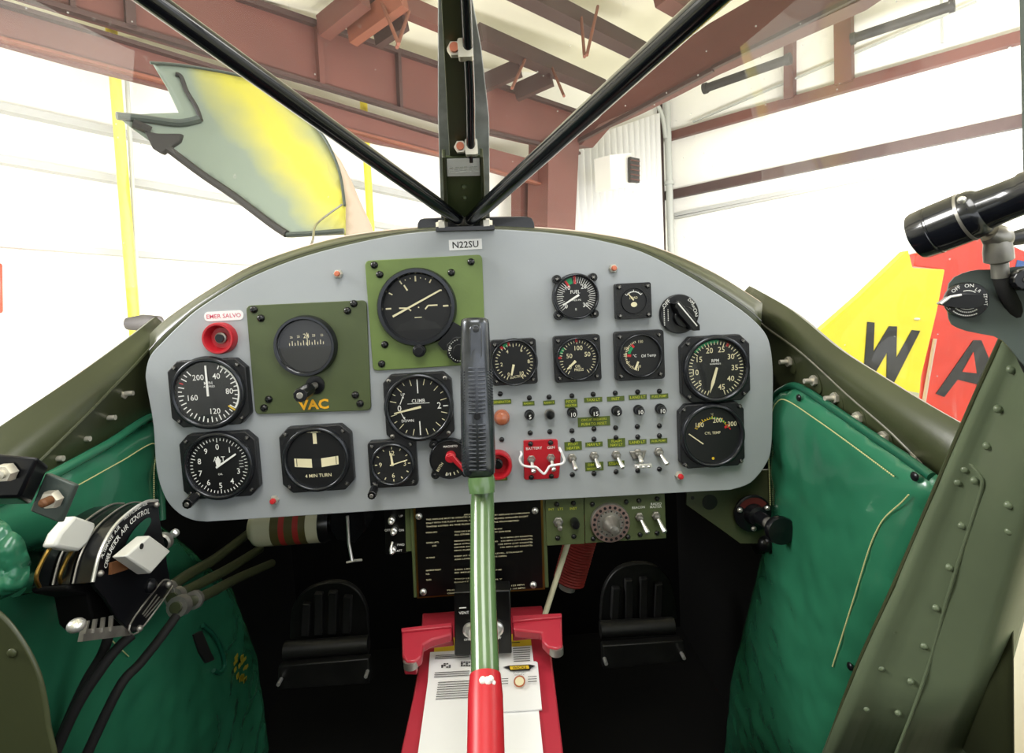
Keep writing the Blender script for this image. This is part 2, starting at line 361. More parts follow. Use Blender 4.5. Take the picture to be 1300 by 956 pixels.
def gauge(name, label, c, shape, R, dial, needles=(), depth=.011, lip=.005, ring=1.14, screws=True, glass=False, group=None, yoff=0.0, cat='gauge', screw_in=None, hub=None, bmat='crinkle', scr=('black','dullsteel')):
    s = scale_at(*c, yoff-depth); T = pframe(*c, yoff); T.translation = py_(c[0],c[1],yoff-depth*.8)+V3((0,depth*.8,0))
    t = thing(name, label, cat, T, group)
    mb = MB(); z1 = depth
    if shape[0] == 'octo': P = octo(shape[1],shape[2],shape[3])
    elif shape[0] == 'sq': P = rrect(shape[1],shape[1],shape[2])
    elif shape[0] == 'round': P = [(shape[1]*cos(2*pi*i/40),shape[1]*sin(2*pi*i/40)) for i in range(40)]
    elif shape[0] == 'lugs': P = [(shape[1]*cos(2*pi*i/48),shape[1]*sin(2*pi*i/48)) for i in range(48)]
    mb.prism([(x*s,y*s) for x,y in P], 0, z1)
    pos = []
    if shape[0] == 'lugs':
        for k in range(4):
            a = radians(45+90*k); q = (shape[2]*cos(a),shape[2]*sin(a)); pos.append(q)
            mb.cyl(5.6*s, 0, z1*.9, 16, 0, Matrix.Translation((q[0]*s,q[1]*s,0)))
    elif shape[0] == 'octo':
        k = screw_in or .80; pos = [(shape[1]*k*a,shape[2]*k*b) for a in (1,-1) for b in (1,-1)]
    elif shape[0] == 'sq': pos = [(shape[1]*.8*a,shape[1]*.8*b) for a in (1,-1) for b in (1,-1)]
    ro = R*ring*s; ri = R*s
    mb.lathe([(ro*1.03,z1-.001),(ro,z1+lip*.7),(ro*.97,z1+lip),(ri*1.02,z1+lip),(ri,z1+lip*.6),(ri*.985,z1)],48,1,cap=False)
    bz = ob('bezel', mb, (bmat,'ringblack'), t, bevel=.0012)
    ob('dial_face', xf(dial.mb, s, z1+.0003), DIALM, t)
    for i,nd in enumerate(needles):
        n = needle_mb(*nd[:5], .0014+.0012*i, 0, nd[5] if len(nd) > 5 else 'bar'); ob('needle', xf(n, s, z1), nd[6] if len(nd) > 6 else 'white', t)
    if hub:
        mb = MB(); mb.cyl(hub*s,z1,z1+.0036,16); ob('hub', mb, 'satin', t)
    if screws:
        for (x,y) in pos: screw(bz, x*s, y*s, z1*(.9 if shape[0]=='lugs' else 1), 3.0*s, scr)
    if glass:
        mb = MB(); mb.lathe([(1e-5,z1+lip*.62),(ri*.99,z1+lip*.62)],40,0,cap=False); ob('cover_glass', mb, 'glass', t)
    return t, s, z1
def knob(t, s, x, y, z0, L, r, lean=(0,0), mats=('black','dullsteel'), name='knob'):
    """a knurled knob on a shaft standing out of the dial, px units"""
    mb = MB(); sh = Matrix.Identity(4); sh[0][2] = lean[0]; sh[1][2] = lean[1]
    mb.cyl(r*.5*s,0,L*.5,12,1,sh)
    n = 20; pr = []
    for k in range(n): a = 2*pi*k/n; rr = r*s*(1 if k%2 else .9); pr.append((rr*cos(a),rr*sin(a)))
    mb.prism(pr, L*.45, L, 0, sh); mb.cyl(r*.45*s, L, L+.0012, 12, 1, sh)
    o = ob(name, mb, mats, t, bevel=.0004); o.location = (x*s,y*s,z0); return o
# airspeed
d = Dial(41)
for i in range(34):
    a = 25+i*(295/33); d.tick(a, 31 if i%2 else 33.5, 38.5, 1.4, RD if i == 30 else WH)
d.arc(28,124,37.5,40,WH); d.tick(127,30,40,2.2,YE)
for t_,x,y in (('40',12,21.5),('80',27,1),('120',7,-24),('160',-20,-5),('200',-11,21)): d.num(t_,x,y,7.5)
d.num('MPH',1,13,4.2); d.num('AIRSPEED',2,8.5,2.6)
gauge('airspeed_indicator','black airspeed gauge marked MPH at the far left above the altimeter',(266,498.5),('octo',50,43.5,13),41,d,[(0,36,4,2.6,2.2)],glass=True,group='flight instruments')
# altimeter
d = Dial(38.5)
for i in range(50): d.tick(i*7.2, 33 if i%5 else 31, 36.5, 1.0)
for i in range(10):
    if i == 2: continue
    a = radians(36*i); d.num(str(i),25.5*sin(a),25.5*cos(a)-.5,7.5)
d.num('ALT',1,9,6.5); d.num('CAL',1,-11,2.4); d.poly([(25,-6),(32,-6),(32,9),(25,9)],DG)
for k in range(3): d.line((26,-3+4*k),(31,-3+4*k),.8,WH)
t,s,z = gauge('altimeter','black altimeter marked ALT with digits 0 to 9 at the panel lower left corner',(279.5,590.5),('octo',48.5,43,12),39,d,[(0,13,0,4.5,4,'leaf'),(58,28,3,2.6,2.2)],group='flight instruments')
knob(t,s,-27,-33,z*.9,.022,6.5,(-.22,-.3))
# turn indicator
d = Dial(37)
d.poly([(-2.4,20),(2.4,20),(2.4,34),(-2.4,34)],CR); d.poly([(-10,35),(-5.5,35),(-5.5,38),(-10,38)],CR); d.poly([(5.5,35),(10,35),(10,38),(5.5,38)],CR)
d.poly([(-5,34.5),(5,34.5),(4,36),(-4,36)],CR)
for sx in (-1,1): d.poly([(sx*6,-11),(sx*28,-8.5),(sx*28,2.5),(sx*6,0.5)],CR); d.line((sx*25,-8),(sx*25,2),.8,BK,.0001)
d.poly([(-6,-11),(6,-11),(6,.5),(-6,.5)],DG); d.line((-5,-4),(5,-4),1.4,BK,.0001); d.num('4 MIN TURN',1,-21.5,4.6,CR)
gauge('turn_indicator','black turn gauge marked 4 MIN TURN with a cream slip tube',(402.5,582),('octo',45.5,43,12),37,d,[],group='flight instruments')
# climb
d = Dial(38)
for i in range(24): d.tick(i*15, 29 if i%2 else 33, 37, .9, CR) if i not in (0,6,12,18) else None
for a in (0,180): d.tick(a,18,36,1.4,WH)
d.tick(90,31,37,1.4); d.num('2',26,1,8.5); d.num('0',-24.5,0,8); d.num('CLIMB',0,8.5,4.6); d.line((-14,5),(14,5),.6,WH)
d.num('UP',-19,17.5,3.4); d.num('DOWN',-15,-16.5,3.6)
for (p,q) in (((-23.5,5),(-19.5,14)),((-23.5,-5),(-19.5,-13))): d.line(p,q,1.0); d.poly([(q[0]-1.6,q[1]-(.8 if q[1]>0 else -.8)),(q[0]+.9,q[1]+(2.2 if q[1]>0 else -2.2)),(q[0]+1.4,q[1]-(1.4 if q[1]>0 else -1.4))])
gauge('climb_indicator','black rate of climb gauge marked CLIMB between the stick and the turn gauge',(532,516.5),('octo',43.5,43.5,10),38,d,[(259,32,3,3,1.6,'bar','cream')],glass=True,group='flight instruments',screw_in=.82,scr=('dullsteel','dial'))
# clock
d = Dial(24,DG)
for i in range(12): d.tick(i*30,19.5,22.5,1.2,CR)
for t_,x,y in (('12',0,14.5),('3',15.5,0),('6',0,-14.5),('9',-15.5,0)): d.num(t_,x,y,6.2,CR)
t,s,z = gauge('clock','small black clock with cream hands below the climb gauge',(499,588.5),('sq',30.5,5),24,d,[(355,15,2,3,2,'bar','cream'),(75,20,3,1.4,1,'bar','cream')],ring=1.16,cat='clock')
knob(t,s,-23,-25,z*.8,.020,5.5,(-.1,-.35))
# heading gyro on dark plate
def plate_gauge(name,label,c,polypx,plmat,R,ring,dial,holes,needles=(),glass=False,dm=None):
    s = scale_at(*c,-.008); T = pframe(*c,0); t = thing(name,label,'gauge',T,'flight instruments')
    mb = MB(); P = [loc2(T,x,y,-.004) for x,y in polypx]; P2 = []
    for i in range(len(P)):   # round the corners
        a,b,c2 = V3((*P[i-1],0)),V3((*P[i],0)),V3((*P[(i+1)%len(P)],0)); u = (a-b).normalized()*.006; w = (c2-b).normalized()*.006
        for k in range(6): q = k/5; P2.append(tuple(((b+u)*(1-q)**2+b*2*q*(1-q)+(b+w)*q*q)[:2]))
    mb.prism(P2,0,.004); pl = ob('mounting_plate',mb,plmat,t,bevel=.0007)
    mb = MB(); ro = R*ring*s; ri = R*s
    mb.lathe([(ro*1.02,.004),(ro,.013),(ro*.97,.0155),(ri*1.03,.0155),(ri,.013),(ri*.98,.0045)],56,0,cap=False); ob('bezel',mb,'ringblack',t)
    ob('dial_face',xf(dial.mb,s,.0062),DIALM,t)
    for i,nd in enumerate(needles): ob(nd[0], xf(nd[1],s,.0075+.001*i), nd[2], t)
    for x,y in holes: a,b = loc2(T,x,y,-.005); screw(pl,a,b,.004,.0043)
    if glass: mb = MB(); mb.lathe([(1e-5,.0128),(ri*.99,.0128)],40,0,cap=False); ob('cover_glass',mb,'glass',t)
    return t,s,T
d = Dial(34,DG)
d.poly([(-30,-3),(30,-3),(30,17),(-30,17)],BK,-.0001)
for i in range(13): x = -21+i*3.6; d.line((x,1),(x,7 if i%2 else 4.5),.9,CR)
d.num('24',1,13,6,CR); d.num('22',21,13,2.8,CR); d.num('25',-9,12.5,3,CR); d.num('26',-18,12,2.8,CR); d.num('23',10.5,13,3.2,CR); d.line((2,0),(2,17),.9,CR,.0001)
t,s,T = plate_gauge('heading_gyro','dark olive plate stencilled VAC carrying a round heading gyro',(391,438.5),[(312,388),(465,381),(471,521),(324,526)],'oliveplate',34,1.15,d,[(322,393),(331,404),(441,394.5),(449,385.5),(341,507),(335,518),(451,501.5),(457,512.5)],glass=True)
mb = MB(); a,b = loc2(T,398,513.5,-.004); mb.text('VAC',a,b,.0044,12.5*s,0,None,0,1.12,.035); ob('lettering',mb,'vac',t,label='yellow stencilled letters VAC')
mb = MB(); mb.cyl(12*s,.004,.006,24); o = ob('knob_collar',mb,'black',t); o.location = (*loc2(T,402,488,0),0)
knob(t,s,*[v/s for v in loc2(T,402,488,0)],.005,.030,9,(-.27,-.22))
# attitude
d = Dial(43)
for a,l in ((0,7),(-30,5),(30,5),(-60,5),(60,0),(-90,7),(90,7)): 
    if l: d.tick(a,40-l,40,2 if l > 5 else 1.6,CR)
for a in (-10,-20,10,20): d.tick(a,37,38.4,1.2,CR)
d.line((-15,29),(-11,22),2,CR); d.line((-23,0),(-12,-.5),1.8,CR); d.line((-12,-.5),(-8,-4),1.8,CR); d.line((10,-3),(14,1.5),1.8,CR); d.line((14,1.5),(26,1.5),1.8,CR); d.poly([(1,-1),(2.5,-1),(2.5,.5),(1,.5)],CR)
d.poly([(-30,-29),(30,-29),(22,-20),(10,-17),(6,-11),(-6,-11),(-10,-17),(-22,-20)],DG); d.line((-4,-13),(5,-13),.9,CR,.0001)
hb = MB(); hb.prism([(-31,-11.5),(31,19.2),(33,19),(32.4,21),(30,21),(-32,-9)],0,.0008)
t,s,T = plate_gauge('attitude_indicator','light green square plate carrying a large black artificial horizon with a tilted yellow bar',(530.5,390),[(463,331),(612,323),(617,462),(473.5,471)],'lightgreen',43,1.16,d,[(475,336.5),(482,348.5),(573,346),(598,332.5),(488.5,437.5),(484.5,462)],[('horizon_bar',hb,'cream')])
mb = MB(); mb.cyl(8*s,.004,.017,24); mb.cyl(6*s,.017,.019,24); o = ob('cage_knob',mb,'satin',t,bevel=.0006); o.location = (*loc2(T,534,444,0),0)
mb = MB(); mb.prism([loc2(T,x,y,-.005) for x,y in [(575,408),(592,418),(592,446),(563,444),(556,436)]],.004,.010); ob('side_lug',mb,'black',t)
mb = MB(); 
pr = [(17*cos(2*pi*k/24)*(1 if k%3 else .93),17*sin(2*pi*k/24)*(1 if k%3 else .93)) for k in range(24)]
mb.prism([(x*s,y*s) for x,y in pr],.008,.020,0)
for k in range(14): a = radians(100+k*13); mb.box(((13.5*s)*cos(a),(13.5*s)*sin(a),.0203),(1.0*s,1.0*s,.0006),1)
mb.text('10',-12*s,3*s,.0206,4*s,1,None,radians(70)); mb.cyl(8*s,.02,.026,20,0)
o = ob('dimmer_knob',mb,('black','white'),t,bevel=.0006); o.location = (*loc2(T,584,444,-.012),0)
# selector with red pointer
d = Dial(24)
d.num('BOTH',-13,-9,3.6,CR,55); d.num('LEFT',-3,-19,2.6,WH,10); d.num('MAGNETO',2,17,2.8,WH); d.line((-13,15),(16,15),.5,DG)
for a in (150,165,180,195): d.tick(a,17,21,1.2,CR)
t,s,z = gauge('magneto_switch','round black selector dial with red pointer handle half behind the stick grip',(571,582.5),('lugs',25.5,27.5),24,d,[],cat='switch',lip=.002,ring=1.05,scr=('black','dial'))
mb = MB(); mb.cyl(6.5*s,0,.012,24); mb.prism([(-4*s,3*s),(3*s,5*s),(19*s,-16*s),(15*s,-19*s)],.006,.013); o = ob('pointer_handle',mb,'red',t,bevel=.0012); o.location = (2*s,5*s,z)
# suction
d = Dial(27)
for i in range(31): d.tick(205+i*10.3, 21 if i%3 else 19.5, 24, .9, CR)
d.arc(318,326,22,26,RD); d.arc(328,342,22,26,GR); d.arc(343,350,22,26,RD)
for t_,x,y in (('2',-16,-2),('4',-8,14),('6',10,15),('8',18.5,0),('10',9,-14.5),('0',-7.5,-15)): d.num(t_,x,y,4.8,CR)
d.num('SUCTION',3,-18.5,3.2,CR,6)
gauge('suction_gauge','small square gauge marked SUCTION just right of the stick grip',(652.5,459.5),('sq',29,4),27,d,[(194,17,-3,3,2,'bar','cream')],ring=1.1,group='engine gauges')
# fuel pressure
d = Dial(26)
for i in range(37): d.tick(228+i*7.4, 17 if i%3 else 15.5, 24.5, .6, WH) if not (318 < (228+i*7.4)%360 < 352) else None
d.tick(327,14,24,2.6,RD); d.arc(330,348,17,24.5,GR); d.tick(357,16,25.5,3,RD)
for t_,x,y in (('10',-10,11.5),('20',10,12),('30',11.5,-11),('0',-13,-11.5)): d.num(t_,x,y,5.6)
d.num('FUEL',-1,6,4.4); d.num('PRESS PSI',0,-4.5,2.2); d.poly([(3.2*cos(a*pi/8)-1,3.2*sin(a*pi/8)-16) for a in range(16)],DG); d.num('II',-1,-16,3)
gauge('fuel_gauge','round black gauge with four lugs marked FUEL at the top right of the panel',(731,376.5),('lugs',29.5,32.5),26,d,[(240,20,4,2.8,1.6)],ring=1.1,group='engine gauges')
# load meter
d = Dial(15.5)
d.arc(-50,50,11,11.8,WH)
for i in range(11): d.tick(-50+i*10,11,14 if i%5 == 0 else 12.6,.8,WH)
d.num('LOAD',-.5,4,3,CR); d.poly([(4*cos(a*pi/6),3.2*sin(a*pi/6)-4.5) for a in range(12)],CR); d.line((-15,-8),(15,-8),.5,DG)
t,s,z = gauge('load_meter','small square black meter marked LOAD between the fuel gauge and the rotary switch',(804,382),('sq',22.5,3),15.5,d,[(-38,12,-1,1.6,1,'bar','cream')],ring=1.04,lip=.002,group='engine gauges')
# oil pressure
d = Dial(25)
for i in range(31): d.tick(215+i*9.6, 20 if i%5 else 18.5, 23, .8, CR)
d.arc(-72,-50,20.5,24,GR); d.tick(-85,20.5,24.5,3,RD); d.tick(-2,21,25,3,RD)
for t_,x,y in (('100',1.5,13.5),('50',-10.5,4),('50',12.5,5),('0',-10,-10)): d.num(t_,x,y,6,CR)
d.num('OIL',0,-9.5,3.6,CR); d.num('PRESS',1,-14,3.6,CR)
gauge('oil_pressure_gauge','square black gauge marked OIL PRESS between two other square gauges',(733,455),('sq',29.5,4),25,d,[(228,19,-4,3.4,1.6,'bar','cream')],ring=1.1,group='engine gauges')
# oil temperature
d = Dial(25)
for i in range(24): d.tick(190+i*6.6, 17 if i%4 else 15.5, 19.5, .8, CR)
d.arc(-78,-42,12.5,16,GR); d.tick(-36,13,18,3,RD); d.tick(-88,11.5,17,3,RD)
for t_,x,y in (('150',1,17.5),('100',-17,10),('50',-19,1.5),('0',-17,-8),('50',-2,-13.5)): d.num(t_,x,y,3.5,CR)
d.num('°C',-7,0,3.4,WH); d.poly([(2,-5),(20,-4),(20,3),(2,2)],BK,.0001); d.num('Oil Temp',10.5,-1,3.7,WH,2)
gauge('oil_temperature_gauge','square black gauge marked Oil Temp below the LOAD meter',(812,451),('sq',31,4),25,d,[(203,19,-8,2.2,2.8,'bar','cream')],ring=1.1,group='engine gauges')
# tachometer
d = Dial(36.5)
for i in range(46): d.tick(200+i*7.15, 30.5 if i%5 else 28.5, 34.5, 1.0, CR)
d.arc(310,367,32.5,36.5,GR); d.tick(27,31,35,3,RD)
for t_,x,y in (('5',-21,-17),('10',-26,-3),('15',-21,13),('20',-8,23.5),('25',7,24),('30',19,14.5),('35',23.5,.5),('40',18,-13),('45',6,-23)): d.num(t_,x,y,7,CR)
d.num('RPM',-1,10.5,4,WH); d.num('HUNDREDS',-1,6.5,2,WH)
gauge('tachometer','black tachometer marked RPM at the right edge of the panel above CYL TEMP',(908,468),('octo',43.5,41.5,12),36.5,d,[(197,31,2,2.6,2,'leaf','cream')],glass=True,group='engine gauges')
# cylinder temperature
d = Dial(35)
d.arc(-60,60,21,21.6,YE)
for i in range(17): d.tick(-64+i*8, 21,25 if i%4 == 0 else 23.5,.9,YE)
d.arc(-8,48,21,23.2,GR); d.tick(60,18,24.5,3,RD); d.line((18,13),(23,6.5),1.2,RD)
for t_,x,y in (('100',-16,14.5),('200',6.5,19),('300',25,13.5)): d.num(t_,x,y,6,CR)
d.num('°C',0,27,2.6,CR); d.num('CYL TEMP',0,3.5,3.4,CR); d.line((-30,4),(-12,-10),1.4,CR,.0002); d.poly([(1.8*cos(a*pi/5),1.8*sin(a*pi/5)-29) for a in range(10)],YE)
gauge('cylinder_temperature_gauge','black gauge marked CYL TEMP at the lower right corner of the panel',(903.5,552.3),('octo',41,40.5,9),35,d,[],group='engine gauges',screw_in=.86)
# rotary switch ON OFF
s = scale_at(861,398,-.01); t = thing('rotary_switch','round black rotary switch lettered OFF and ON at the upper right of the panel','switch',pframe(861,398.5,0))
mb = MB(); mb.lathe([(25*s,0),(25*s,.004),(24*s,.0055),(1e-5,.0056)],40,0,cap=False)
mb.text('OFF',-17*s,14*s,.0059,5*s,1,None,radians(45)); mb.text('ON',20*s,1*s,.0059,5*s,1,None,radians(-80)); mb.text('DIM',15*s,15*s,.0059,4*s,1,None,radians(-45))
for k in range(9): mb.box((-20*s,(8-k*2.6)*s,.0058),(1.4*s,1.5*s,.0004),1); mb.box((-15*s,(6-k*2.2)*s,.0058),(1.2*s,1.2*s,.0004),1) if k < 7 else None
mb.text('NAV',18*s,8*s,.0059,3*s,1,None,radians(-60))
ob('dial_plate',mb,('black','white'),t,bevel=.0004)
mb = MB(); P = [(-13*s,15*s),(-8*s,18*s),(17*s,-13*s),(17*s,-20*s),(9*s,-20*s),(-9*s,2*s)]; sh = I4.copy(); sh[0][2] = .12; sh[1][2] = -.05
mb.prism(P,.005,.020,0,sh); mb.cyl(13*s,.005,.012,24,0,sh@Matrix.Translation((3*s,-3*s,0))); mb.prism([(-10.5*s,15*s),(-9*s,16*s),(14*s,-14*s),(13*s,-15*s)],.0195,.0205,1,sh)
ob('pointer_knob',mb,('black','white'),t,bevel=.002)
# warning light, cups, breakers
t = thing('generator_light','round salmon coloured press light under the GENERATOR placard','light',pframe(637,529.5,0)); s = scale_at(637,529.5)
mb = MB(); mb.lathe([(10*s,0),(10*s,.004),(9*s,.006),(8*s,.006)],28,0,cap=False); ob('rim',mb,'orange',t)
mb = MB(); mb.lathe([(8.6*s,.003),(8.6*s,.006),(7*s,.0105),(4*s,.012),(1e-5,.0125)],28,0,cap=False); ob('lens',mb,'orange',t)
def cup(name,label,px,py,R,H_,pin,cat='push button'):
    s = scale_at(px,py,-.008); t = thing(name,label,cat,pframe(px,py,0)); mb = MB()
    mb.lathe([(R*1.0*s,0),(R*s,H_*.85),(R*.95*s,H_),(R*.84*s,H_),(R*.76*s,H_*.8),(R*.66*s,.001),(1e-5,.0008)],40,0,cap=False); ob('guard_cup',mb,'red',t)
    mb = MB(); mb.cyl(R*.26*s,.001,H_*.6,20,0); mb.lathe([(R*.36*s,.001),(R*.36*s,H_*.35),(R*.26*s,H_*.4)],20,1,cap=False); ob('plunger',mb,pin,t)
cup('salvo_button','red guard cup with a steel plunger under the EMER SALVO sign',282,429,20.5,.012,('satin','dullsteel'))
cup('starter_button','red guard cup half hidden behind the stick grip above the STARTER placard',632,588,18,.014,('black','satin'))
s = scale_at(284,401); t = thing('emergency_sign','white rounded sticker reading EMER SALVO in red letters','sign',pframe(284.5,401,0)); mb = MB(); mb.prism(rrect(25*s,6.2*s,5.5*s),0,.0008)
st = ob('sticker',mb,'paper',t); mb = MB(); mb.text('EMER SALVO',0,0,.001,5.6*s,0,None,0,1.0); ob('lettering',mb,'redink',st)
t = thing('registration_sign','white sticker reading N22SU at the top centre of the panel','sign',pframe(591,310.5,0)); mb = MB(); mb.box((0,0,.0004),(43*s,13.5*s,.0008)); st = ob('sticker',mb,'paper',t)
mb = MB(); mb.text('N22SU',0,0,.001,8.6*s,0,None,0,1.0,.012); ob('lettering',mb,'ink',st)
BRK = [(672,526,'5','under the first RADIO placard'),(697.5,525,None,'under the second RADIO placard with no number on it'),(726,523,'10','under the upper PITOT HEATER placard'),(754,522,'15','just above the CIRCUIT BREAKERS placard'),(782,521,'5','under the INST placard'),(810,520,'10','under the upper LAND LT placard'),(837.5,518.5,'10','under the upper FUEL PUMP placard, last of the row')]
for (x,y,n,w) in BRK:
    s = scale_at(x,y,-.006); t = thing('circuit_breaker','round black push breaker '+w,'circuit breaker',pframe(x,y,0),'circuit breakers in the row'); r = 6.3*s
    mb = MB(); mb.lathe([(r*1.02,0),(r*1.02,.004),(r*.9,.005),(r*.8,.005)],24,0,cap=False); ob('collar',mb,'satin' if n else 'dullsteel',t)
    mb = MB(); mb.lathe([(r*.86,.003),(r*.86,.011),(r*.7,.0125),(1e-5,.0128)],24,0,cap=False)
    if n: mb.text(n,0,-r*.1,.0131,r*.85,1)
    ob('button',mb,('black','white'),t)
# toggles
def toggle(t, s, base, tip, h=.017, nutr=6.0, metal='steel', ln=.5, nutm='dullsteel'):
    """local metres; bat lever from base, tip offset px"""
    mb = MB(); mb.lathe([(nutr*s,0),(nutr*s,.0028),(nutr*.85*s,.0034),(nutr*.7*s,.0034)],6,0,cap=True); mb.lathe([(nutr*.72*s,.003),(nutr*.66*s,.007),(nutr*.5*s,.0085),(1e-5,.0088)],18,0,cap=False)
    o = ob('nut',mb,nutm,t); o.location = (base[0],base[1],0)
    p0 = V3((0,0,.005)); p1 = V3((tip[0]*s,tip[1]*s,h)); mb = MB()
    mb.tube([p0,p0.lerp(p1,.5),p0.lerp(p1,.86),p0.lerp(p1,.96),p1],[1.7*s,2.4*s,3.2*s,3.0*s,1.8*s],14)
    o = ob('bat_lever',mb,metal,t); o.location = (base[0],base[1],0)
for (x,y,tx,ty,w) in [(726,581,2.5,-11,'first right of the red switch plate, under PITOT HEATER'),(754,578.5,3,-11.5,'second right of the red switch plate, under NAV LT'),(782,577,4.5,-13,'third right of the red switch plate, under FLASH'),(836,573.5,5.5,-12,'last of the row, under the lower FUEL PUMP placard')]:
    s = scale_at(x,y,-.008); t = thing('toggle_switch','bright steel toggle switch '+w,'switch',pframe(x,y,0),'toggle switches in the lower row'); toggle(t,s,(0,0),(tx,ty))
s = scale_at(809.5,575,-.008); t = thing('toggle_switch','bright steel toggle switch with a horizontal bar guard under the lower LAND LT placard','switch',pframe(809.5,575,0),'toggle switches in the lower row'); toggle(t,s,(0,0),(1,-8),.014)
mb = MB(); mb.prism(rrect(11*s,2.4*s,2*s,cx=2*s,cy=-12*s),.013,.018); 
for k in (-1,0,1): mb.ball((2*s+k*6.5*s,-12.8*s,.018),1.8*s)
ob('bar_guard',mb,'steel',t,bevel=.0005)
mb = MB(); mb.prism([(-11*s,3*s),(11*s,3*s),(7*s,-7*s),(-7*s,-7*s)],0,.003); ob('guard_base',mb,'dullsteel',t,bevel=.0008)
# red plate with two toggles and guard wire
s = scale_at(687,583,-.006); T = pframe(687,583,0); t = thing('battery_switch_plate','bright red plate with two guarded toggles lettered BATTERY and GEN','switch plate',T)
mb = MB(); mb.prism([loc2(T,x,y,-.002) for x,y in [(664.5,560),(666,559),(706,557.5),(708,559),(708.5,572),(712,574),(711,590),(709.5,605),(708,607),(667.5,609),(665.5,607.5)]],0,.003); ob('plate',mb,'red',t,bevel=.0006)
mb = MB(); mb.text('BATTERY',*loc2(T,678,569,-.003),.0033,3.6*s,0); mb.text('GEN',*loc2(T,699.5,568,-.003),.0033,3.6*s,0); ob('lettering',mb,'white',t)
for (x,y) in [(673.5,563.5),(699,562),(674.5,606),(700,604.5)]: screw(t,*loc2(T,x,y,-.003),.003,.0031)
for (x,y) in [(674.5,583.5),(699.5,581.5)]: toggle(t,s,loc2(T,x,y,-.003),(1.5,-12.5),.016)
P = [(662,577),(660,583),(663,590),(671,592.5),(680,593),(685,597),(690.5,601.5),(694,598),(698,592),(705,590.5),(714,588.5),(716.5,584),(714,577),(712,572)]
mb = MB(); pts = [(*loc2(T,*p,-.016),.016) for p in P]; pts = [(pts[0][0],pts[0][1],.004)]+pts+[(pts[-1][0],pts[-1][1],.004)]
mb.tube(catmull(pts,5),.0014,8); ob('guard_wire',mb,'paper',t,label='bent white guard wire')
# ================================================================== airframe around the panel
def loft(mb, curves, m=0, closed=False):
    n = len(curves[0]); b = []
    for c in curves: b += [V3(p) for p in c]
    fs = []
    for k in range(len(curves)-1):
        for i in range(n if closed else n-1):
            j = (i+1)%n; fs.append((k*n+i,k*n+j,(k+1)*n+j,(k+1)*n+i))
    return mb.add(b, fs, m)
def resample(P, n):
    L = [0]
    for i in range(1,len(P)): L.append(L[-1]+(P[i]-P[i-1]).length)
    out = []
    for k in range(n):
        t = L[-1]*k/(n-1); i = 1
        while i < len(L)-1 and L[i] < t: i += 1
        u = (t-L[i-1])/max(L[i]-L[i-1],1e-9); out.append(P[i-1].lerp(P[i],u))
    return out
def XC(P, n=24): return resample(catmull([px_(*p) for p in P],6), n)
def YC(P, n=40): return resample(catmull([py_(*p) for p in P],6), n)
# --- window sills
lo = XC([(-70,612,-.468),(0,558,-.452),(100,489,-.432),(170,437,-.418),(205,409,-.406)])
lc = XC([(-70,690,-.448),(0,632,-.436),(103,533,-.418),(138,497,-.412),(172,462,-.405),(205,425,-.398)])
ll = XC([(-70,760,-.446),(0,690,-.438),(62,620,-.432),(130,575,-.428),(185,545,-.424),(215,520,-.42)])
def sill(name, label, o, c, l, sgn, studs, edge):
    t = thing(name,label,'window sill',Matrix.Translation(c[12]))
    mb = MB(); off = V3((sgn*.012,0,.003)); lip = [p+V3((sgn*-.006,0,.003)) for p in o]
    loft(mb,[[p+V3((sgn*.016,0,-.05)) for p in o],[p+off for p in o],[p+V3((sgn*.006,0,.006)) for p in o],o,[a.lerp(b,.25)+V3((-sgn*.001,0,0)) for a,b in zip(o,c)],c]); ob('upper_rail',mb,'olive',t,world=True,smooth=50,solid=.0015)
    mb = MB(); loft(mb,[[p+V3((sgn*-.0015,0,0)) for p in c],[p+V3((sgn*.004,0,-.001)) for p in c],l,[p+V3((sgn*.03,0,-.02)) for p in l],[p+V3((sgn*.035,0,-.25)) for p in l]]); ob('side_skin',mb,'olive',t,world=True,smooth=50,solid=.0015)
    mb = MB(); mb.tube([p+V3((-sgn*.0005,0,.0005)) for p in c],.0011,8); ob('edge_bead',mb,'dullsteel' if edge else 'olive',t,world=True)
    for (x,y,X) in studs:
        p = px_(x,y,X); T = Matrix.Translation(p) @ Matrix.Rotation(-sgn*pi/2,4,'Y')
        mb = MB(); P = [( .0085*cos(a)*(1.9 if abs(cos(a))>.5 else 1), .0085*sin(a)) for a in [2*pi*k/20 for k in range(20)]]
        mb.prism(P,-.002,.0012,0,T@Matrix.Rotation(radians(35 if sgn > 0 else 145),4,'Z')); mb.cyl(.0062,0,.005,6,1,T); mb.cyl(.0028,.004,.014,10,1,T)
        ob('stud',mb,('olive','nut'),t,world=True)
    return t
sill('window_sill','olive metal window sill with a row of studs left of the panel above the green pad',lo,lc,ll,-1,[(153,500,-.419),(130,531,-.426),(97,558,-.433),(62,583,-.436)],False)
ro = XC([(946,370,.358),(998,401,.366),(1055,449,.372),(1113,488,.378),(1171,525,.384),(1215,551,.39),(1290,600,.40)])
rc = XC([(938,384,.346),(955,398,.352),(970,413,.354),(1009,441,.358),(1037,465,.361),(1078,503,.365),(1111,531,.368),(1141,558,.371),(1220,640,.378)])
rl = XC([(950,452,.354),(966,462,.357),(985,474,.362),(1000,505,.366),(1040,520,.368),(1080,545,.370),(1120,570,.372),(1190,620,.374),(1240,660,.376)])
sill('window_sill','olive metal window sill with a row of studs right of the panel under the yellow W',ro,rc,rl,1,[(1004,459,.362),(1036,483,.365),(1063,505,.368),(1092,530,.370),(1125,555,.372),(1163,582,.376)],True)
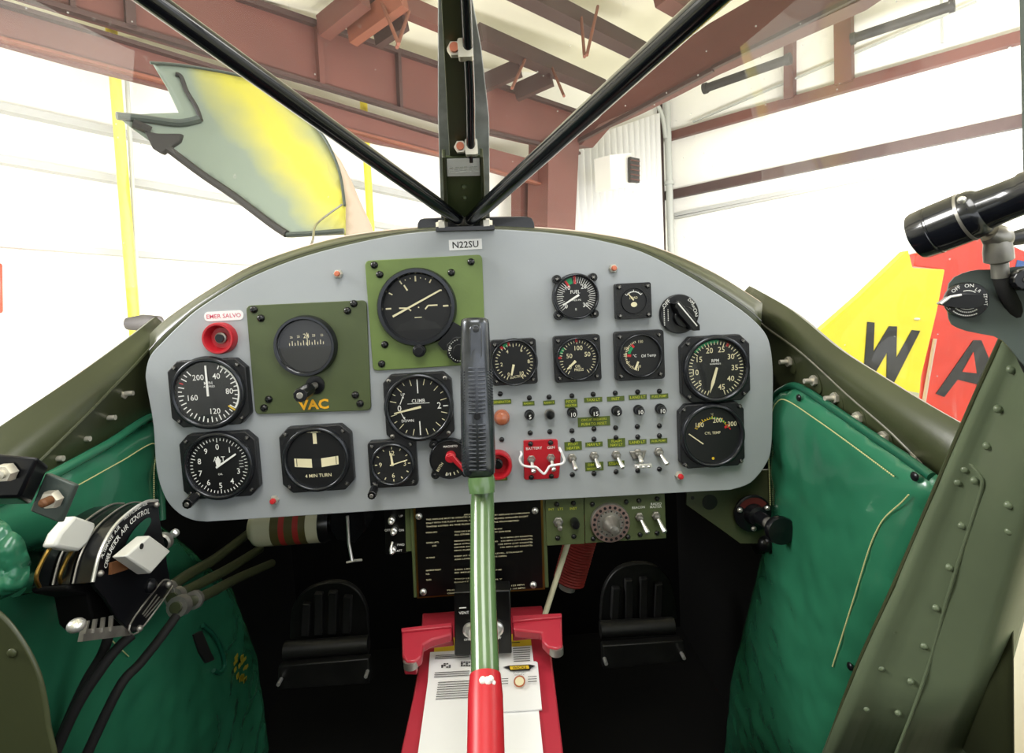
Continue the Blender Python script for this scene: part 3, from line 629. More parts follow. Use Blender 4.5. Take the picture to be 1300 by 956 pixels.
# --- coaming over the panel
TOPI = [(190,452),(205,434),(228,412),(254,390),(308,357),(372,330),(440,311),(515,296.5),(590,291.5),(650,292),(720,298),(770,307),(816,320),(865,345),(911,373),(948,398.5),(966,416)]
TOPO = [(190,424),(207,408),(226,394),(262,370),(318,338),(378,316),(440,300),(515,290.5),(590,286.5),(650,287.5),(720,292.5),(770,299),(816,309),(865,327),(911,349),(945,370),(968,385)]
t = thing('panel_coaming','olive arched metal coaming running over the top edge of the panel','coaming',Matrix.Translation(py_(590,290,.02)))
a = YC([(*p,.003) for p in TOPI],60); b = YC([(x,y+2.5,.0) for x,y in TOPI],60)
c = YC([(*p,.03) for p in TOPO],60); e = [p+V3((0,.14,-.02)) for p in c]
mb = MB(); loft(mb,[a,[p.lerp(q,.5)+V3((0,0,.001)) for p,q in zip(a,c)],c,e]); ob('hood_skin',mb,'olive',t,world=True,smooth=60,solid=.0015)
mb = MB(); mb.tube([p+V3((0,.006,.0005)) for p in c],.0016,8); ob('glass_gasket',mb,'tan',t,world=True,label='pale windshield gasket')
mb = MB(); mb.tube([p.lerp(q,.25) for p,q in zip(a,c)],.0009,8); ob('edge_bead',mb,'black',t,world=True)
# --- fuselage shell (dark footwell)
X0,X1,ZF,YF,YB = -.475,.415,EYE.z-.80,.62,-1.35
t = thing('footwell_shell','black cockpit floor, side skins and firewall behind the rudder pedals','cockpit shell',Matrix.Translation((-.03,-.3,ZF)))
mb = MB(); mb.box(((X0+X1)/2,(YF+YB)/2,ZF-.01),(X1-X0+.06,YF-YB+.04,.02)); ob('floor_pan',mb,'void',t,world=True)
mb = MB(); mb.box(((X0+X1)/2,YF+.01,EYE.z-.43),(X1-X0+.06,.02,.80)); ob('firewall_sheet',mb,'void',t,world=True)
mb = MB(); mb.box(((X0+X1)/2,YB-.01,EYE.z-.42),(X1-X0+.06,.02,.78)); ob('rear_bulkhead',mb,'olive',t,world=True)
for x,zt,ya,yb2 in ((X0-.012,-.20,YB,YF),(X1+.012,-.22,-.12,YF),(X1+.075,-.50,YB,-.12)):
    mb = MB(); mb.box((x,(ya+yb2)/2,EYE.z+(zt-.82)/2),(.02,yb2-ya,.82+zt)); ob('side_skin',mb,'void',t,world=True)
# --- windshield centre post, seam strip, base bracket, diagonal braces
def yp(py): return .02-(285-py)/285*.19
_b0=py_(588,285,.02); _b1=py_(575,-160,-.27); _bn=V3((1,0,0)).cross(_b1-_b0).normalized(); _bn=_bn if _bn.y>0 else -_bn
def pst(px,py,dy=0): return on_plane(px,py,_b0+_bn*dy,_bn)
t = thing('windshield_post','black and olive post standing at the middle of the windshield above the panel','windshield post',Matrix.Translation(pst(588,283)))
def post_part(name, P, th, m, dy=0, bevel=.0008, label=None):
    mb = MB(); n=[pst(x,y,dy) for x,y in P]; f=[p+_bn*th for p in n]; mb.hull_px(n,f); return ob(name,mb,m,t,world=True,bevel=bevel,label=label)
post_part('seam_strip',[(540,-160),(584,-160),(600,0),(611,60),(621,150),(622,282),(560,282),(556,150),(556,60),(556,0)],.002,'seam',.016,label='scuffed silver seam strip')
post_part('upper_spar',[(546,-160),(574,-160),(590,0),(597,205),(571,205),(560,0)],.012,'olive')
mb = MB(); mb.tube([pst(572,-160,-.006),pst(591.5,0,-.006),pst(597,120,-.006),pst(598,203,-.006)],.0045,12); ob('side_tube',mb,'tubeblack',t,world=True)
post_part('channel_web',[(564,200),(612,199),(616,282),(566,282)],.003,'oliveplate',-.002)
post_part('channel_flange',[(561,200),(565.5,200),(570,282),(564.5,282)],.012,'olive',-.012); post_part('channel_flange',[(609.5,199),(613.5,199),(617,281),(612.5,281)],.012,'olive',-.012)
for (x,y) in ((589,237),(590,251)):
    mb = MB(); T = Matrix.Translation(pst(x,y,-.003))@RPAN; mb.ball((0,0,0),.0032,0,T,8,.6); ob('rivet',mb,'oliveplate',t,world=True)
for (x,y) in ((577,63),(584.5,187)):
    T = Matrix.Translation(pst(x,y,-.004))@RPAN; mb = MB(); mb.cyl(.0062,-.003,.003,6,0,T); mb.cyl(.0038,.003,.006,14,1,T); ob('bolt',mb,('nut','copper'),t,world=True)
    T = Matrix.Translation(pst(x+14,y+1,-.005))@RPAN; mb = MB(); mb.prism(rrect(.0062,.0075,.002),-.004,.006,0,T); ob('tube_clip',mb,'nut',t,world=True)
t2 = thing('post_sticker','white paper sticker with faint lines of print on the windshield post','sticker',Matrix.Translation(pst(588,212,-.012)))
mb = MB(); n=[pst(x,y,-.010) for x,y in [(567,202),(608.5,201),(609.5,223),(568,224)]]; mb.hull_px(n,[p+V3((0,.0012,.0006)) for p in n]); ob('paper_sheet',mb,'paper',t2,world=True)
mb = MB()
for k in range(5):
    for j in range(6): mb.box((-.012+j*.0048+.0006*((k*j)%3),.0062-k*.0029,0),(.0036,.0006,.0002),0,Matrix.Translation(pst(588,212.5,-.0115))@RPAN@Matrix.Rotation(radians(-28),4,'X'))
ob('print_lines',mb,'pipe',t2,world=True)
t = thing('windshield_bracket','black bolted bracket at the foot of the windshield braces on the panel top','bracket',Matrix.Translation(py_(590,288,.0)))
mb = MB(); P = [(530,293),(530,284),(533,279),(538,277.5),(560,276.5),(668,275),(675,277),(678,283),(679,292)]; n=[py_(x,y,.028) for x,y in P]; mb.hull_px(n,[p+V3((0,.004,.001)) for p in n]); ob('back_plate',mb,'black',t,world=True,bevel=.0006)
mb = MB(); n=[py_(x,y,-.006) for x,y in [(553,288),(628,285.5),(628,292),(553,294)]]; mb.hull_px(n,[p+V3((0,.028,.002)) for p in n]); ob('foot_plate',mb,'black',t,world=True,bevel=.0006)
for (x,y) in ((561,285.5),(617.5,283.5)):
    T = Matrix.Translation(py_(x,y,0)); mb = MB(); mb.cyl(.007,-.004,.003,6,0,T); mb.cyl(.004,.003,.005,10,0,T); ob('nut',mb,'nut',t,world=True)
def brace(label, p, q, r):
    t = thing('windshield_brace',label,'brace tube',Matrix.Translation(p)); d = (q-p); mb = MB()
    mb.tube([p,p+d*.03,p+d*.12,p+d*.3,q],[r*.55,r*.85,r,r,r],20); ob('tube',mb,'tubeblack',t,world=True,smooth=60)
    mb = MB(); mb.tube([p-d*.012,p+d*.02],[r*.7,r*.8],16); ob('weld_end',mb,'dullsteel',t,world=True)
P0 = py_(587,281,.006)
brace('black diagonal brace tube running from the panel top up to the left roof corner',py_(588,283,.004),py_(100,-66,-.29),.0078)
brace('black diagonal brace tube running from the panel top up to the right roof corner',py_(593,283,.004),py_(1000,-88,-.36),.0082)
t = thing('cabin_roof_tube','black roof cross tube joining the upper ends of the windshield braces','roof tube',Matrix.Translation(pst(566,-160))); mb = MB(); mb.tube(catmull([py_(100,-66,-.29),pst(560,-165,.0),py_(1000,-88,-.36)],8),.010,16); ob('tube',mb,'tubeblack',t,world=True,smooth=60)
# --- glass
def pane(name,label,curves):
    mb = MB(); loft(mb,curves); o = ob(name,mb,'windshield',smooth=80); return tag(o,label,'window pane')
base = YC([(*p,.046) for p in TOPO],60); 
topc = resample(catmull([V3((-.46,-.28,EYE.z+.30)),V3((-.38,-.24,EYE.z+.36)),V3((-.2,-.2,EYE.z+.40)),V3((-.03,-.19,EYE.z+.41)),V3((.15,-.2,EYE.z+.40)),V3((.32,-.24,EYE.z+.36)),V3((.42,-.28,EYE.z+.30))],6),60)
def mid(k,a,b,s): return [p.lerp(q,k)+V3((0,s*.5*k*(1-k),s*k*(1-k))) for p,q in zip(a,b)]
rows = [base]+[mid(k,base,topc,.14) for k in (.2,.4,.6,.8)]+[topc]
pane('windshield','scratched clear windshield half left of the centre post',[r[:31] for r in rows])
pane('windshield','scratched clear windshield half right of the centre post',[r[30:] for r in rows])
def side_pane(label, edge, topz, sg):
    up = [V3((p.x+sg*.0,p.y,topz)) for p in edge]; e2=[p+V3((sg*.014,0,.004)) for p in edge]
    pane('side_window',label,[e2,[p.lerp(q,.5)+V3((sg*.02,0,0)) for p,q in zip(e2,up)],up])
side_pane('clear side window pane above the left window sill',lo,EYE.z+.32,-1); side_pane('clear side window pane above the right window sill',ro,EYE.z+.32,1)
t = tag(ob('window_post',(lambda m:(m.hull_px([px_(x,y,.392) for x,y in [(1292,-60),(1330,-60),(1330,360),(1301,360)]],[px_(x,y,.392)+V3((.012,.004,0)) for x,y in [(1292,-60),(1330,-60),(1330,360),(1301,360)]]),m)[1])(MB()),'greygreen',bevel=.001),'thin dark upright window post at the right edge of the picture','window post')
# ================================================================== control stick
t = thing('control_stick','green control stick with a black ribbed pistol grip in front of the panel','control stick',Matrix.Translation(py_(612,604,-.12)))
ga, gb = py_(604.5,404,-.115), py_(607,604,-.13); ax = (ga-gb); GL = ax.length; ax.normalize()
fx = V3((1,0,0)); fx = (fx-ax*fx.dot(ax)).normalized(); fz = fx.cross(ax).normalized()
if fz.y > 0: fz = -fz
TG = Matrix(((fx.x,ax.x,fz.x,gb.x),(fx.y,ax.y,fz.y,gb.y),(fx.z,ax.z,fz.z,gb.z),(0,0,0,1)))     # x right, y up the grip, z to the pilot
sg = scale_at(606,500,-.135)
mb = MB(); secs = []
for (y,w,d,ox) in [(0,.3,.3,1),(0.0,16,15,1.2),(.02,20.5,19,1.2),(.08,22,20,1.0),(.3,22,20.5,.4),(.55,21,20,-.4),(.75,20,19,-1),(.9,19,18,-1.5),(.965,18.6,17.5,-1.6),(.99,17.5,16,-1.6),(1.0,14,13,-1.6),(1.0,.3,.3,-1.6)]:
    secs.append([V3((ox*sg+sg*w*(abs(cos(a))**.8)*(1 if cos(a)>0 else -1), y*GL, sg*d*(abs(sin(a))**.8)*(1 if sin(a)>0 else -1))) for a in [2*pi*k/40 for k in range(40)]])
loft(mb,secs,0,True); grip = ob('grip',MB().add([TG@v for v in mb.v],[f[::-1] for f in mb.f]),'grip',t,world=True,smooth=50)
mb = MB()
for k in range(26):
    y = GL*(.055+.63*k/25)
    if 12 <= k <= 13: continue
    for sx in (-1,1): mb.prism(rrect(4.7*sg,1.3*sg,1.1*sg,3,cx=(sx*6.2+.2)*sg,cy=y),18.0*sg,22.4*sg,0,TG)
ob('grip_ribs',mb,'grip',grip,world=True,bevel=.0003)
mb = MB()
for sx in (-1,1):
    for k in range(34):
        for j in range(3): mb.ball(((sx*(16.2+j*2.0))*sg,GL*(.06+.60*k/33+.009*(j%2)),(15.4-j*3.4)*sg),.9*sg,0,TG,4)
ob('grip_knurling',mb,'grip',grip,world=True)
mb = MB(); mb.prism(rrect(8*sg,24*sg,7*sg,5,cx=-.5*sg,cy=GL*.84),15*sg,18.6*sg,0,TG); ob('front_boss',mb,'grip',grip,world=True,bevel=.0012)
mb = MB(); T2 = TG@Matrix.Translation((0,GL*.925,16*sg)); mb.cyl(4.2*sg,0,4.2*sg,18,0,T2); mb.cyl(2.6*sg,4.2*sg,5.4*sg,12,0,T2); ob('trigger_button',mb,'black',grip,world=True,bevel=.0004)
mb = MB(); mb.cyl(4.4*sg,18*sg,21.5*sg,18,0,TG@Matrix.Translation((.2*sg,GL*.385,0))); ob('grip_screw',mb,'satin',grip,world=True,bevel=.0004)
a,b,c,e = py_(614,596,-.128),py_(612.5,640,-.135),py_(613,740,-.18),py_(617,1010,-.30)
mb = MB(); r = .0103; cc = catmull([a,b,c,py_(616,860,-.235),e],6); n = len(cc); mb.tube(cc,[.0098+.0014*min(1,i/6) for i in range(n)],24); ob('tube',mb,'stickgreen',t,world=True,smooth=60)
mb = MB(); q0,q1 = py_(611,606,-.140),py_(612,626,-.144); mb.tube([q0,q0.lerp(q1,.5),q1],[.0125,.0128,.0118],24); ob('grip_clamp',mb,'stickgreen',t,world=True)
k0=[i for i,v in enumerate(cc) if v.z < py_(616,858,-.233).z][0]; sub_=[py_(616,857,-.2335)]+cc[k0:]; mb = MB(); mb.tube(sub_,[.0122]+[.0135]*(len(sub_)-1),24,0)
for k,(dx,dy_,r_) in enumerate([(-7,10,.0022),(-4,6,.003),(2,7,.0034),(6,4,.0026),(9,9,.0022)]): mb.ball(py_(617+dx,858+dy_,-.2475),r_,1,None,5,1)
ob('red_collar',mb,('red','white'),t,world=True)
# ================================================================== below the panel
YL = .012
T = pframe(610,700,YL); t = thing('limitations_placard','large black engraved placard with rows of pale print behind the control stick','placard',T)
Q = lambda pts,y=YL: [loc2(T,a,b,y) for a,b in pts]
mb = MB(); mb.prism(Q([(519,625),(692,622),(697,747),(525,760)]),-.008,-.002); ob('backing_plate',mb,'oliveplate',t,bevel=.0006)
mb = MB(); mb.prism(Q([(524,630),(689,628),(692,748.5),(529.5,760)]),-.002,-.0004,1); mb.prism(Q([(527,632),(686,630),(689,746),(532,757.5)]),-.0004,.0006,0); ob('board',mb,('blackboard','brass'),t)
s = scale_at(610,700,YL); mb = MB()
TXT = [(608,650,2.6,'AIRPLANE OPERATING LIMITATIONS',0),(541,657.5,2.5,'THIS AIRPLANE MUST BE OPERATED AS A UTILITY CATEGORY AIRPLANE IN COMPLIANCE',1),(541,662,2.5,'ONLY WITH THE FLIGHT MANUAL. NO ACROBATIC MANEUVERS APPROVED EXCEPT',1),(541,666.5,2.5,'THOSE LISTED IN THE FLIGHT MANUAL. SPINS PROHIBITED',1),
 (541,674,2.4,'ENGINE LIMITS',1),(577,673,2.4,'TAKE OFF 5 MIN FULL THROTTLE 2600 RPM',1),(577,676.8,2.4,'ALL OTHER OPERATION BELOW 2300 RPM',1),(541,687,2.4,'AIRSPEED LIMITS',1),(549,691,2.4,'(CAS)',1),
 (577,685,2.2,'MANEUVERING SPEED            114 MPH (99 KNOTS)',1),(577,689,2.2,'MAX STRUCTURAL CRUISING   130 MPH (113 KNOTS)',1),(577,693,2.2,'NEVER EXCEED                   158 MPH (137 KNOTS)',1),(577,697,2.2,'MAX FLAPS EXTENDED         100 MPH (87 KNOTS)',1),
 (541,706,2.4,'OIL RANGE',1),(577,704,2.2,'KEEP AT OR ABOVE THIS LEVEL. STRAIGHT',1),(577,708,2.2,'AND LEVEL WITH WINDOWS OPEN',1),(541,722,2.4,'MAXIMUM WEIGHT',1),(541,726.5,2.4,'FUEL',1),(577,721,2.2,'2400 LBS UTILITY',1),(577,725,2.2,'80 MINIMUM OCTANE',1),(541,734,2.4,'TANKS',1),(577,733,2.2,'TWO LEFT 21 GAL',1),(577,737,2.2,'RIGHT 21 GAL ONLY',1),
 (568,747,2.4,"PILOT'S WINDOW     WINDOW OPEN 123 MPH",1),(568,751,2.4,"OBSERVER'S WINDOW    WINDOW OPEN 145 MPH",1)]
for (x,y,h,tx,al) in TXT:
    y = y-(x-608)*-.0 ; L = len(tx); hh = h*s*.80; w = 0
    vs,_ = text_mesh(tx); w = (max(v[0] for v in vs)-min(v[0] for v in vs)); xe = {1:{541:{'THIS':672,'ONLY':670,'THOS':658},577:{'TAKE':637,'ALL ':648,'MANE':676,'MAX ':676,'NEVE':676,'KEEP':664,'AND ':643,'80 M':637,'TWO ':620,'RIGH':638,'2400':618},568:{"PILO":666,'OBSE':667}}.get(x,{}).get(tx[:4],0),0:{}}[al]; k = ((xe-x)/(w*h*.80) if xe else .8)
    ux,uy = loc2(T,x,y+2,YL); mb.text(tx, ux+(w*k*hh/2 if al else 0), uy, .0008, hh, 0, None, 0, k)
ob('engraved_text',mb,'cream',t)
for (x,y) in [(532,655),(679,648),(537.5,751),(677,742)]:
    o = screw(t,*loc2(T,x,y,YL),.0008,.0042,('steel','dullsteel'))
def subpanel(name,label,c,poly,cat='switch panel',m='oliveplate',y=YL):
    T = pframe(*c,y); t = thing(name,label,cat,T); mb = MB(); mb.prism([loc2(T,a,b,y) for a,b in poly],-.004,0); ob('plate',mb,m,t,bevel=.0006); return t,T,scale_at(*c,y)
t,T,s = subpanel('light_switches','small olive panel with one steel and one black switch right of the black placard',(716,662),[(691.5,610),(740.5,608),(742.3,690.5),(694,693)])
L2 = lambda x,y: loc2(T,x,y,YL)
toggle(t,s,L2(708.5,662),(0,-1),.020,6.5,'dullsteel')
mb = MB(); mb.lathe([(5.5*s,0),(5.5*s,.012),(4*s,.015),(1e-5,.0152)],20,0,cap=False); o = ob('push_switch',mb,'black',t); o.location = (*L2(729,662),0)
for p in [(707,640),(728,638.5),(708,683),(728.5,681)]: screw(t,*L2(*p),0,.0032)
mb = MB(); mb.text('INT',*L2(700,646.5),.0003,3.2*s,0); mb.text('LTS',*L2(711.5,646),.0003,3.2*s,0); mb.text('INST',*L2(728,645.5),.0003,3.2*s,0); ob('lettering',mb,'dymotext',t)
t,T,s = subpanel('radio_master_unit','olive panel with a round perforated dimmer dial and two toggles lettered BEACON and RADIO MASTER',(793,658),[(741.5,608),(843,604),(846,683.5),(743,690)])
mb = MB(); R = 24.5*s
mb.lathe([(R*1.02,0),(R*1.02,.004),(R*.98,.0055),(R*.7,.0055),(R*.66,.0045),(1e-5,.0045)],48,0,cap=False)
mb.lathe([(R*.98,.0056),(R*.72,.0058)],48,2,cap=False)
for k in range(20): a = 2*pi*k/20; mb.cyl(1.9*s,.0056,.0060,10,1,Matrix.Translation((20.6*s*cos(a),20.6*s*sin(a),0)))
for k in range(26): a = 2*pi*k/26; mb.box((15*s*cos(a),15*s*sin(a),.0047),(1.6*s,1.6*s,.0008),2 if k%2 else 1)
o = ob('dial_plate',mb,('dullsteel','dial','ringmetal'),t); o.location = (*L2(774,662.5),0)
mb = MB(); mb.lathe([(11*s,.0045),(10*s,.010),(7.5*s,.013),(6.5*s,.021),(5*s,.024),(1e-5,.0246)],28,0,cap=False); o = ob('dimmer_knob',mb,'dullsteel',t); o.location = (*L2(775,663.5),0)
for x,y,tx,ty in [(811.5,655.5,5,-14),(832.5,654,5,-14.5)]: toggle(t,s,L2(x,y),(tx,ty),.020,5.5)
for p in [(752,640),(795,637),(811,635.5),(834,633),(753,684),(797,681.5),(812.5,678.5),(834,676.5)]: screw(t,*L2(*p),0,.0031)
mb = MB(); mb.text('BEACON',*L2(810.5,644),.0003,3.3*s,0,None,0,.9); mb.text('RADIO',*L2(833,639.5),.0003,3.3*s,0); mb.text('MASTER',*L2(832.5,643.3),.0003,3.3*s,0,None,0,.9); ob('lettering',mb,'white',t)
t,T,s = subpanel('trim_switch_box','small black box with three steel knobs left of the black placard',(502,676),[(487,615),(515,613),(517.5,702),(490,704)],'switch box','blackboard',.02)
L3 = lambda x,y: loc2(T,x,y,.02)
for x,y in [(497.5,659.5),(500.5,673),(499,697)]:
    mb = MB(); mb.lathe([(4.5*s,0),(4.2*s,.005),(2.6*s,.006),(2.6*s,.011),(1e-5,.0125)],16,0,cap=False); o = ob('knob',mb,'steel',t); o.location = (*L3(x,y),0)
mb = MB(); mb.tube([(*L3(499,687),.003),(*L3(498,692),.009),(*L3(499,697),.013)],.0014,8); ob('wire_loop',mb,'steel',t)
mb = MB()
for x,y,w in [(509,655,'UP'),(492,673,'OFF'),(509.5,673,'ON'),(509,691.5,'FWD'),(507,699,'AFT')]: mb.text(w,*L3(x,y),.0003,3*s,0)
ob('lettering',mb,'white',t)
mb = MB(); mb.prism([L3(*p) for p in [(514,612),(521.5,612),(524,698),(516,699)]],-.004,.003); ob('side_angle',mb,'oliveplate',t)
# cream bottle under the panel
a,b = py_(322,670,.10),py_(409,664,.10); r = scale_at(370,670,.1)*24; t = thing('fire_extinguisher','cream cylinder with an olive and red band hanging under the panel bottom edge','fire extinguisher',Matrix.Translation(a))
mb = MB(); d=(b-a); mb.tube([a-d*.06,a-d*.03,a+d*.04,a+d*.1,b],[r*.3,r*.65,r*.93,r,r],32); ob('bottle',mb,'fire',t,world=True)
mb = MB()
for k,(u0,u1,m) in enumerate([(.33,.45,1),(.45,.53,0),(.53,.65,1),(.65,.73,0),(.73,.83,1)]): mb.tube([a+d*u0,a+d*u1],r*1.012,32,m)
ob('label_band',mb,('darkred','darkolive'),t,world=True)
mb = MB(); mb.tube([b,b+d*.05,b+d*.14],[r*1.02,r*1.02,r*.9],28,0); mb.tube([b+d*.14,b+d*.3,b+d*.45],[r*.5,r*.5,r*.35],20,0); ob('valve_head',mb,'black',t,world=True)
mb = MB(); p = py_(441,655,.08); mb.tube([p,py_(443,690,.08),py_(447,712,.075)],.0022,8); mb.tube([py_(440,714,.075),py_(449,712,.075)],.0018,8); mb.tube([py_(447,712,.075),py_(459,711,.085)],.0018,8); ob('pull_wire',mb,'steel',t,world=True)
mb = MB(); n=[py_(x,y,.085) for x,y in [(420,640),(462,640),(466,672),(452,690),(428,686),(418,672)]]; mb.hull_px(n,[p+V3((0,.05,0)) for p in n]); ob('clamp',mb,'satin',t,world=True,bevel=.002)
# red box with papers at the foot of the stick
_r0=py_(620,767,.06); _r1=py_(620,960,-.13); _rn=V3((1,0,0)).cross(_r1-_r0).normalized(); _rn=_rn if _rn.y<0 else -_rn
def pr(x,y,dy=0): return on_plane(x,y,_r0-_rn*dy,_rn)
def slab(name,P,th,m,par,dy=0,bevel=.0008,label=None):
    mb = MB(); n=[pr(x,y,dy) for x,y in P]; mb.hull_px(n,[p-_rn*th for p in n]); return ob(name,mb,m,par,world=True,bevel=bevel,label=label)
t = thing('fuel_selector_box','red enamelled box with bracket arms behind the foot of the control stick','box',Matrix.Translation(pr(620,860)))
slab('sloping_panel',[(536,778),(688,768),(700,830),(706,880),(718,980),(503,980),(524,885),(533,835)],.03,'redmetal',t,bevel=.002)
slab('bracket_arm',[(509.7,800),(536,796),(574,792),(573,805),(548,812),(537,818),(535,833),(527,840),(516,840),(510.6,832)],.012,'redmetal',t,-.045,.002)
slab('bracket_arm',[(650,786),(688,783),(713,781.5),(714.3,820),(707,824),(695,821),(688,813.5),(687.5,803),(652,799.5)],.012,'redmetal',t,-.045,.002)
slab('arm_lip',[(509,797),(574,789.5),(574,795),(509.7,802)],.03,'redmetal',t,-.048,.0012); slab('arm_lip',[(650,781),(713,778),(713.3,783),(650,789)],.03,'redmetal',t,-.048,.0012)
slab('foot_tab',[(512,843),(530,842),(528,848),(513,848)],.01,'redmetal',t,-.03)
for x,y in [(521.5,840),(706,823)]: mb = MB(); T = Matrix.Translation(pr(x,y,-.04)); mb.cyl(.008,-.006,.002,18,0,T); ob('pivot_bush',mb,'dullsteel',t,world=True)
t = thing('warning_label','yellow and white printed label stuck on the red box behind the stick','label',Matrix.Translation(pr(612,840,-.004)))
slab('yellow_header',[(552,811),(673,803.5),(675,820),(551,828)],.002,'yellow',t,-.0025,0); slab('white_sheet',[(546,828),(675,819.5),(678,845),(690,960),(530,960),(543,866)],.002,'paper',t,-.003,0)
mb = MB()
def pline(x0,y0,x1,w,dy=-.0045,mm=0):
    n=[pr(x0,y0,dy),pr(x1,y0-(x1-x0)*.055,dy),pr(x1,y0-(x1-x0)*.055+w,dy),pr(x0,y0+w,dy)]; mb.add(n,[(3,2,1,0)],mm)
for k in range(7): pline(651+.2*k,823+2.7*k,673,.8)
for k in range(6): pline(553-.4*k,832+1.9*k if k < 3 else 846+2.6*k,596,.8)
for k in range(8): pline(556-.4*k,866+3*k,640,.8)
for k in range(4):
    for j in range(3): pline(560+3.2*k,842+2.1*j,562.6+3.2*k,1.5) if (k+j)%3 else None; pline(585+3.2*k,840+2.1*j,587.6+3.2*k,1.5) if (k*j)%2==0 else None
for k in range(5): pline(556+22*k,815+.2*k,572+22*k,1.0)
ob('print_lines',mb,'ink',t,world=True)
t = thing('shop_sticker','white sticker with a WICKS badge and an orange ring right of the stick foot','sticker',Matrix.Translation(pr(660,856,-.006)))
slab('paper_sheet',[(636,842),(638,841),(680,839.5),(682.5,841),(688,900),(638,903)],.002,'paper',t,-.006,0)
mb = MB(); n=[pr(x,y,-.0085) for x,y in [(638,847),(646,845),(672,843.5),(680,845),(674,848),(672,851),(648,852),(645,849)]]; mb.add(n,[tuple(range(7,-1,-1))],0)
n=[pr(x,y,-.0095) for x,y in [(647,846),(671,844.6),(672,848.8),(648,850.3)]]; mb.add(n,[(3,2,1,0)],1)
c0 = pr(659.5,847.4,-.0105); ex = (pr(660.5,847.35,-.0105)-pr(659.5,847.4,-.0105)); ey = pr(659.5,846.4,-.0105)-c0
TT = Matrix(((ex.x,ey.x,0,c0.x),(ex.y,ey.y,-1,c0.y),(ex.z,ey.z,0,c0.z),(0,0,0,1))); mb.text('WICKS',0,0,0,3.4,0,TT,0,1.2)
mb.text('AIRCRAFT SUPPLY',0,-6.6,0,1.5,0,TT); mb.text('HIGHLAND, IL',0,-9.2,0,1.4,0,TT)
for k in range(24):
    a0,a1 = 2*pi*k/24,2*pi*(k+1)/24; mb.add([(7.2*cos(a0),7.2*sin(a0)-17,0),(7.2*cos(a1),7.2*sin(a1)-17,0),(5.4*cos(a1),5.4*sin(a1)-17,0),(5.4*cos(a0),5.4*sin(a0)-17,0)],[(0,1,2,3)],2,TT)
mb.flat([(5.4*cos(2*pi*k/24),5.4*sin(2*pi*k/24)-17) for k in range(24)],0,3,TT)
for k in range(3):
    mb.box((-18,-13-3*k,0),(8,.7,.0002),0,TT); mb.box((16,-12-3*k,0),(11,.7,.0002),0,TT)
ob('print',mb,('ink','yellow','orange','cream'),t,world=True)
t = thing('vent_switch_box','black switch box with two round steel switches behind the stick above the red box','switch box',Matrix.Translation(py_(612,800,-.01)))
mb = MB(); P=[(576.5,752),(648,749),(650,830),(577,833)]; n=[py_(x,y,-.032) for x,y in P]; mb.hull_px(n,[p+V3((0,.022,0)) for p in n]); ob('case',mb,'blackboard',t,world=True,bevel=.0015)
for x,y in [(597,799),(630,797.5)]:
    T = Matrix.Translation(py_(x,y,-.033))@RPAN; mb = MB(); mb.lathe([(.0085,0),(.0085,.003),(.006,.004),(.0055,.002),(1e-5,.002)],20,0,T,cap=False); mb.tube([(0,0,.002),(.001,-.004,.012)],[.0022,.003],10,0,T); ob('switch',mb,'steel',t,world=True)
mb = MB(); T = Matrix.Translation(py_(589,778,-.0326))@RPAN; mb.text('VENT',0,0,0,.0034,0,T); mb.box((-.001,.006,0),(.008,.0012,.0002),0,T)
T = Matrix.Translation(py_(592.5,812,-.0326))@RPAN; mb.text('OFF',0,0,0,.0026,0,T); T = Matrix.Translation(py_(633,810,-.0326))@RPAN; mb.text('OFF',0,0,0,.0026,0,T); ob('lettering',mb,'white',t,world=True)
# pedals
def pedal(label, arch, bar, plate, ribs):
    t = thing('rudder_pedal',label,'rudder pedal',Matrix.Translation(py_(*bar[0],.25)),'rudder pedals'); y=.27
    mb = MB(); n=[py_(a,b,y) for a,b in px_curve(arch,4)]; mb.hull_px(n,[p+V3((0,.012,0)) for p in n]); ob('tread_plate',mb,'pedal',t,world=True,bevel=.002)
    mb = MB()
    for (x0,y0,x1,y1) in ribs: mb.bar(py_(x0,y0,y-.004),py_(x1,y1,y-.004),.014,.012,(0,1,0))
    ob('tread_ribs',mb,'rubber',t,world=True,bevel=.002)
    mb = MB(); a,b=py_(*bar[0],y-.03),py_(*bar[1],y-.03); mb.tube([a,b],scale_at(*bar[0],y)*bar[2],20); ob('roller_bar',mb,'pedal',t,world=True)
    mb = MB(); n=[py_(a,b,y-.06) for a,b in plate]; mb.hull_px(n,[p+V3((0,.02,-.004)) for p in n]); ob('heel_plate',mb,'pedal',t,world=True,bevel=.002)
    for (x,y2) in ((plate[0][0]+3,plate[0][1]+18),(plate[1][0]-2,plate[1][1]+18)):
        mb = MB(); mb.cyl(.003,-.004,.01,8,0,Matrix.Translation(py_(x,y2,y-.065))@RPAN); ob('rivet',mb,'steel',t,world=True)
pedal('worn black rudder pedal with an arched tread in the left footwell',[(368,812),(370,775),(385,752),(410,741),(435,740),(455,752),(466,775),(468,812)],((362,826),(468,818),11),[(353,846),(468,836),(470,868),(352,876)],[(388,806,390,765),(405,805,405,752),(422,804,423,750),(440,803,442,756)])
pedal('worn black rudder pedal with an arched tread in the right footwell',[(762,790),(766,750),(782,725),(805,716),(830,718),(850,735),(858,760),(860,786)],((762,799),(855,794),10),[(765,820),(868,813),(872,840),(766,850)],[(780,785,782,745),(798,784,798,735),(816,783,817,733),(834,782,836,740)])
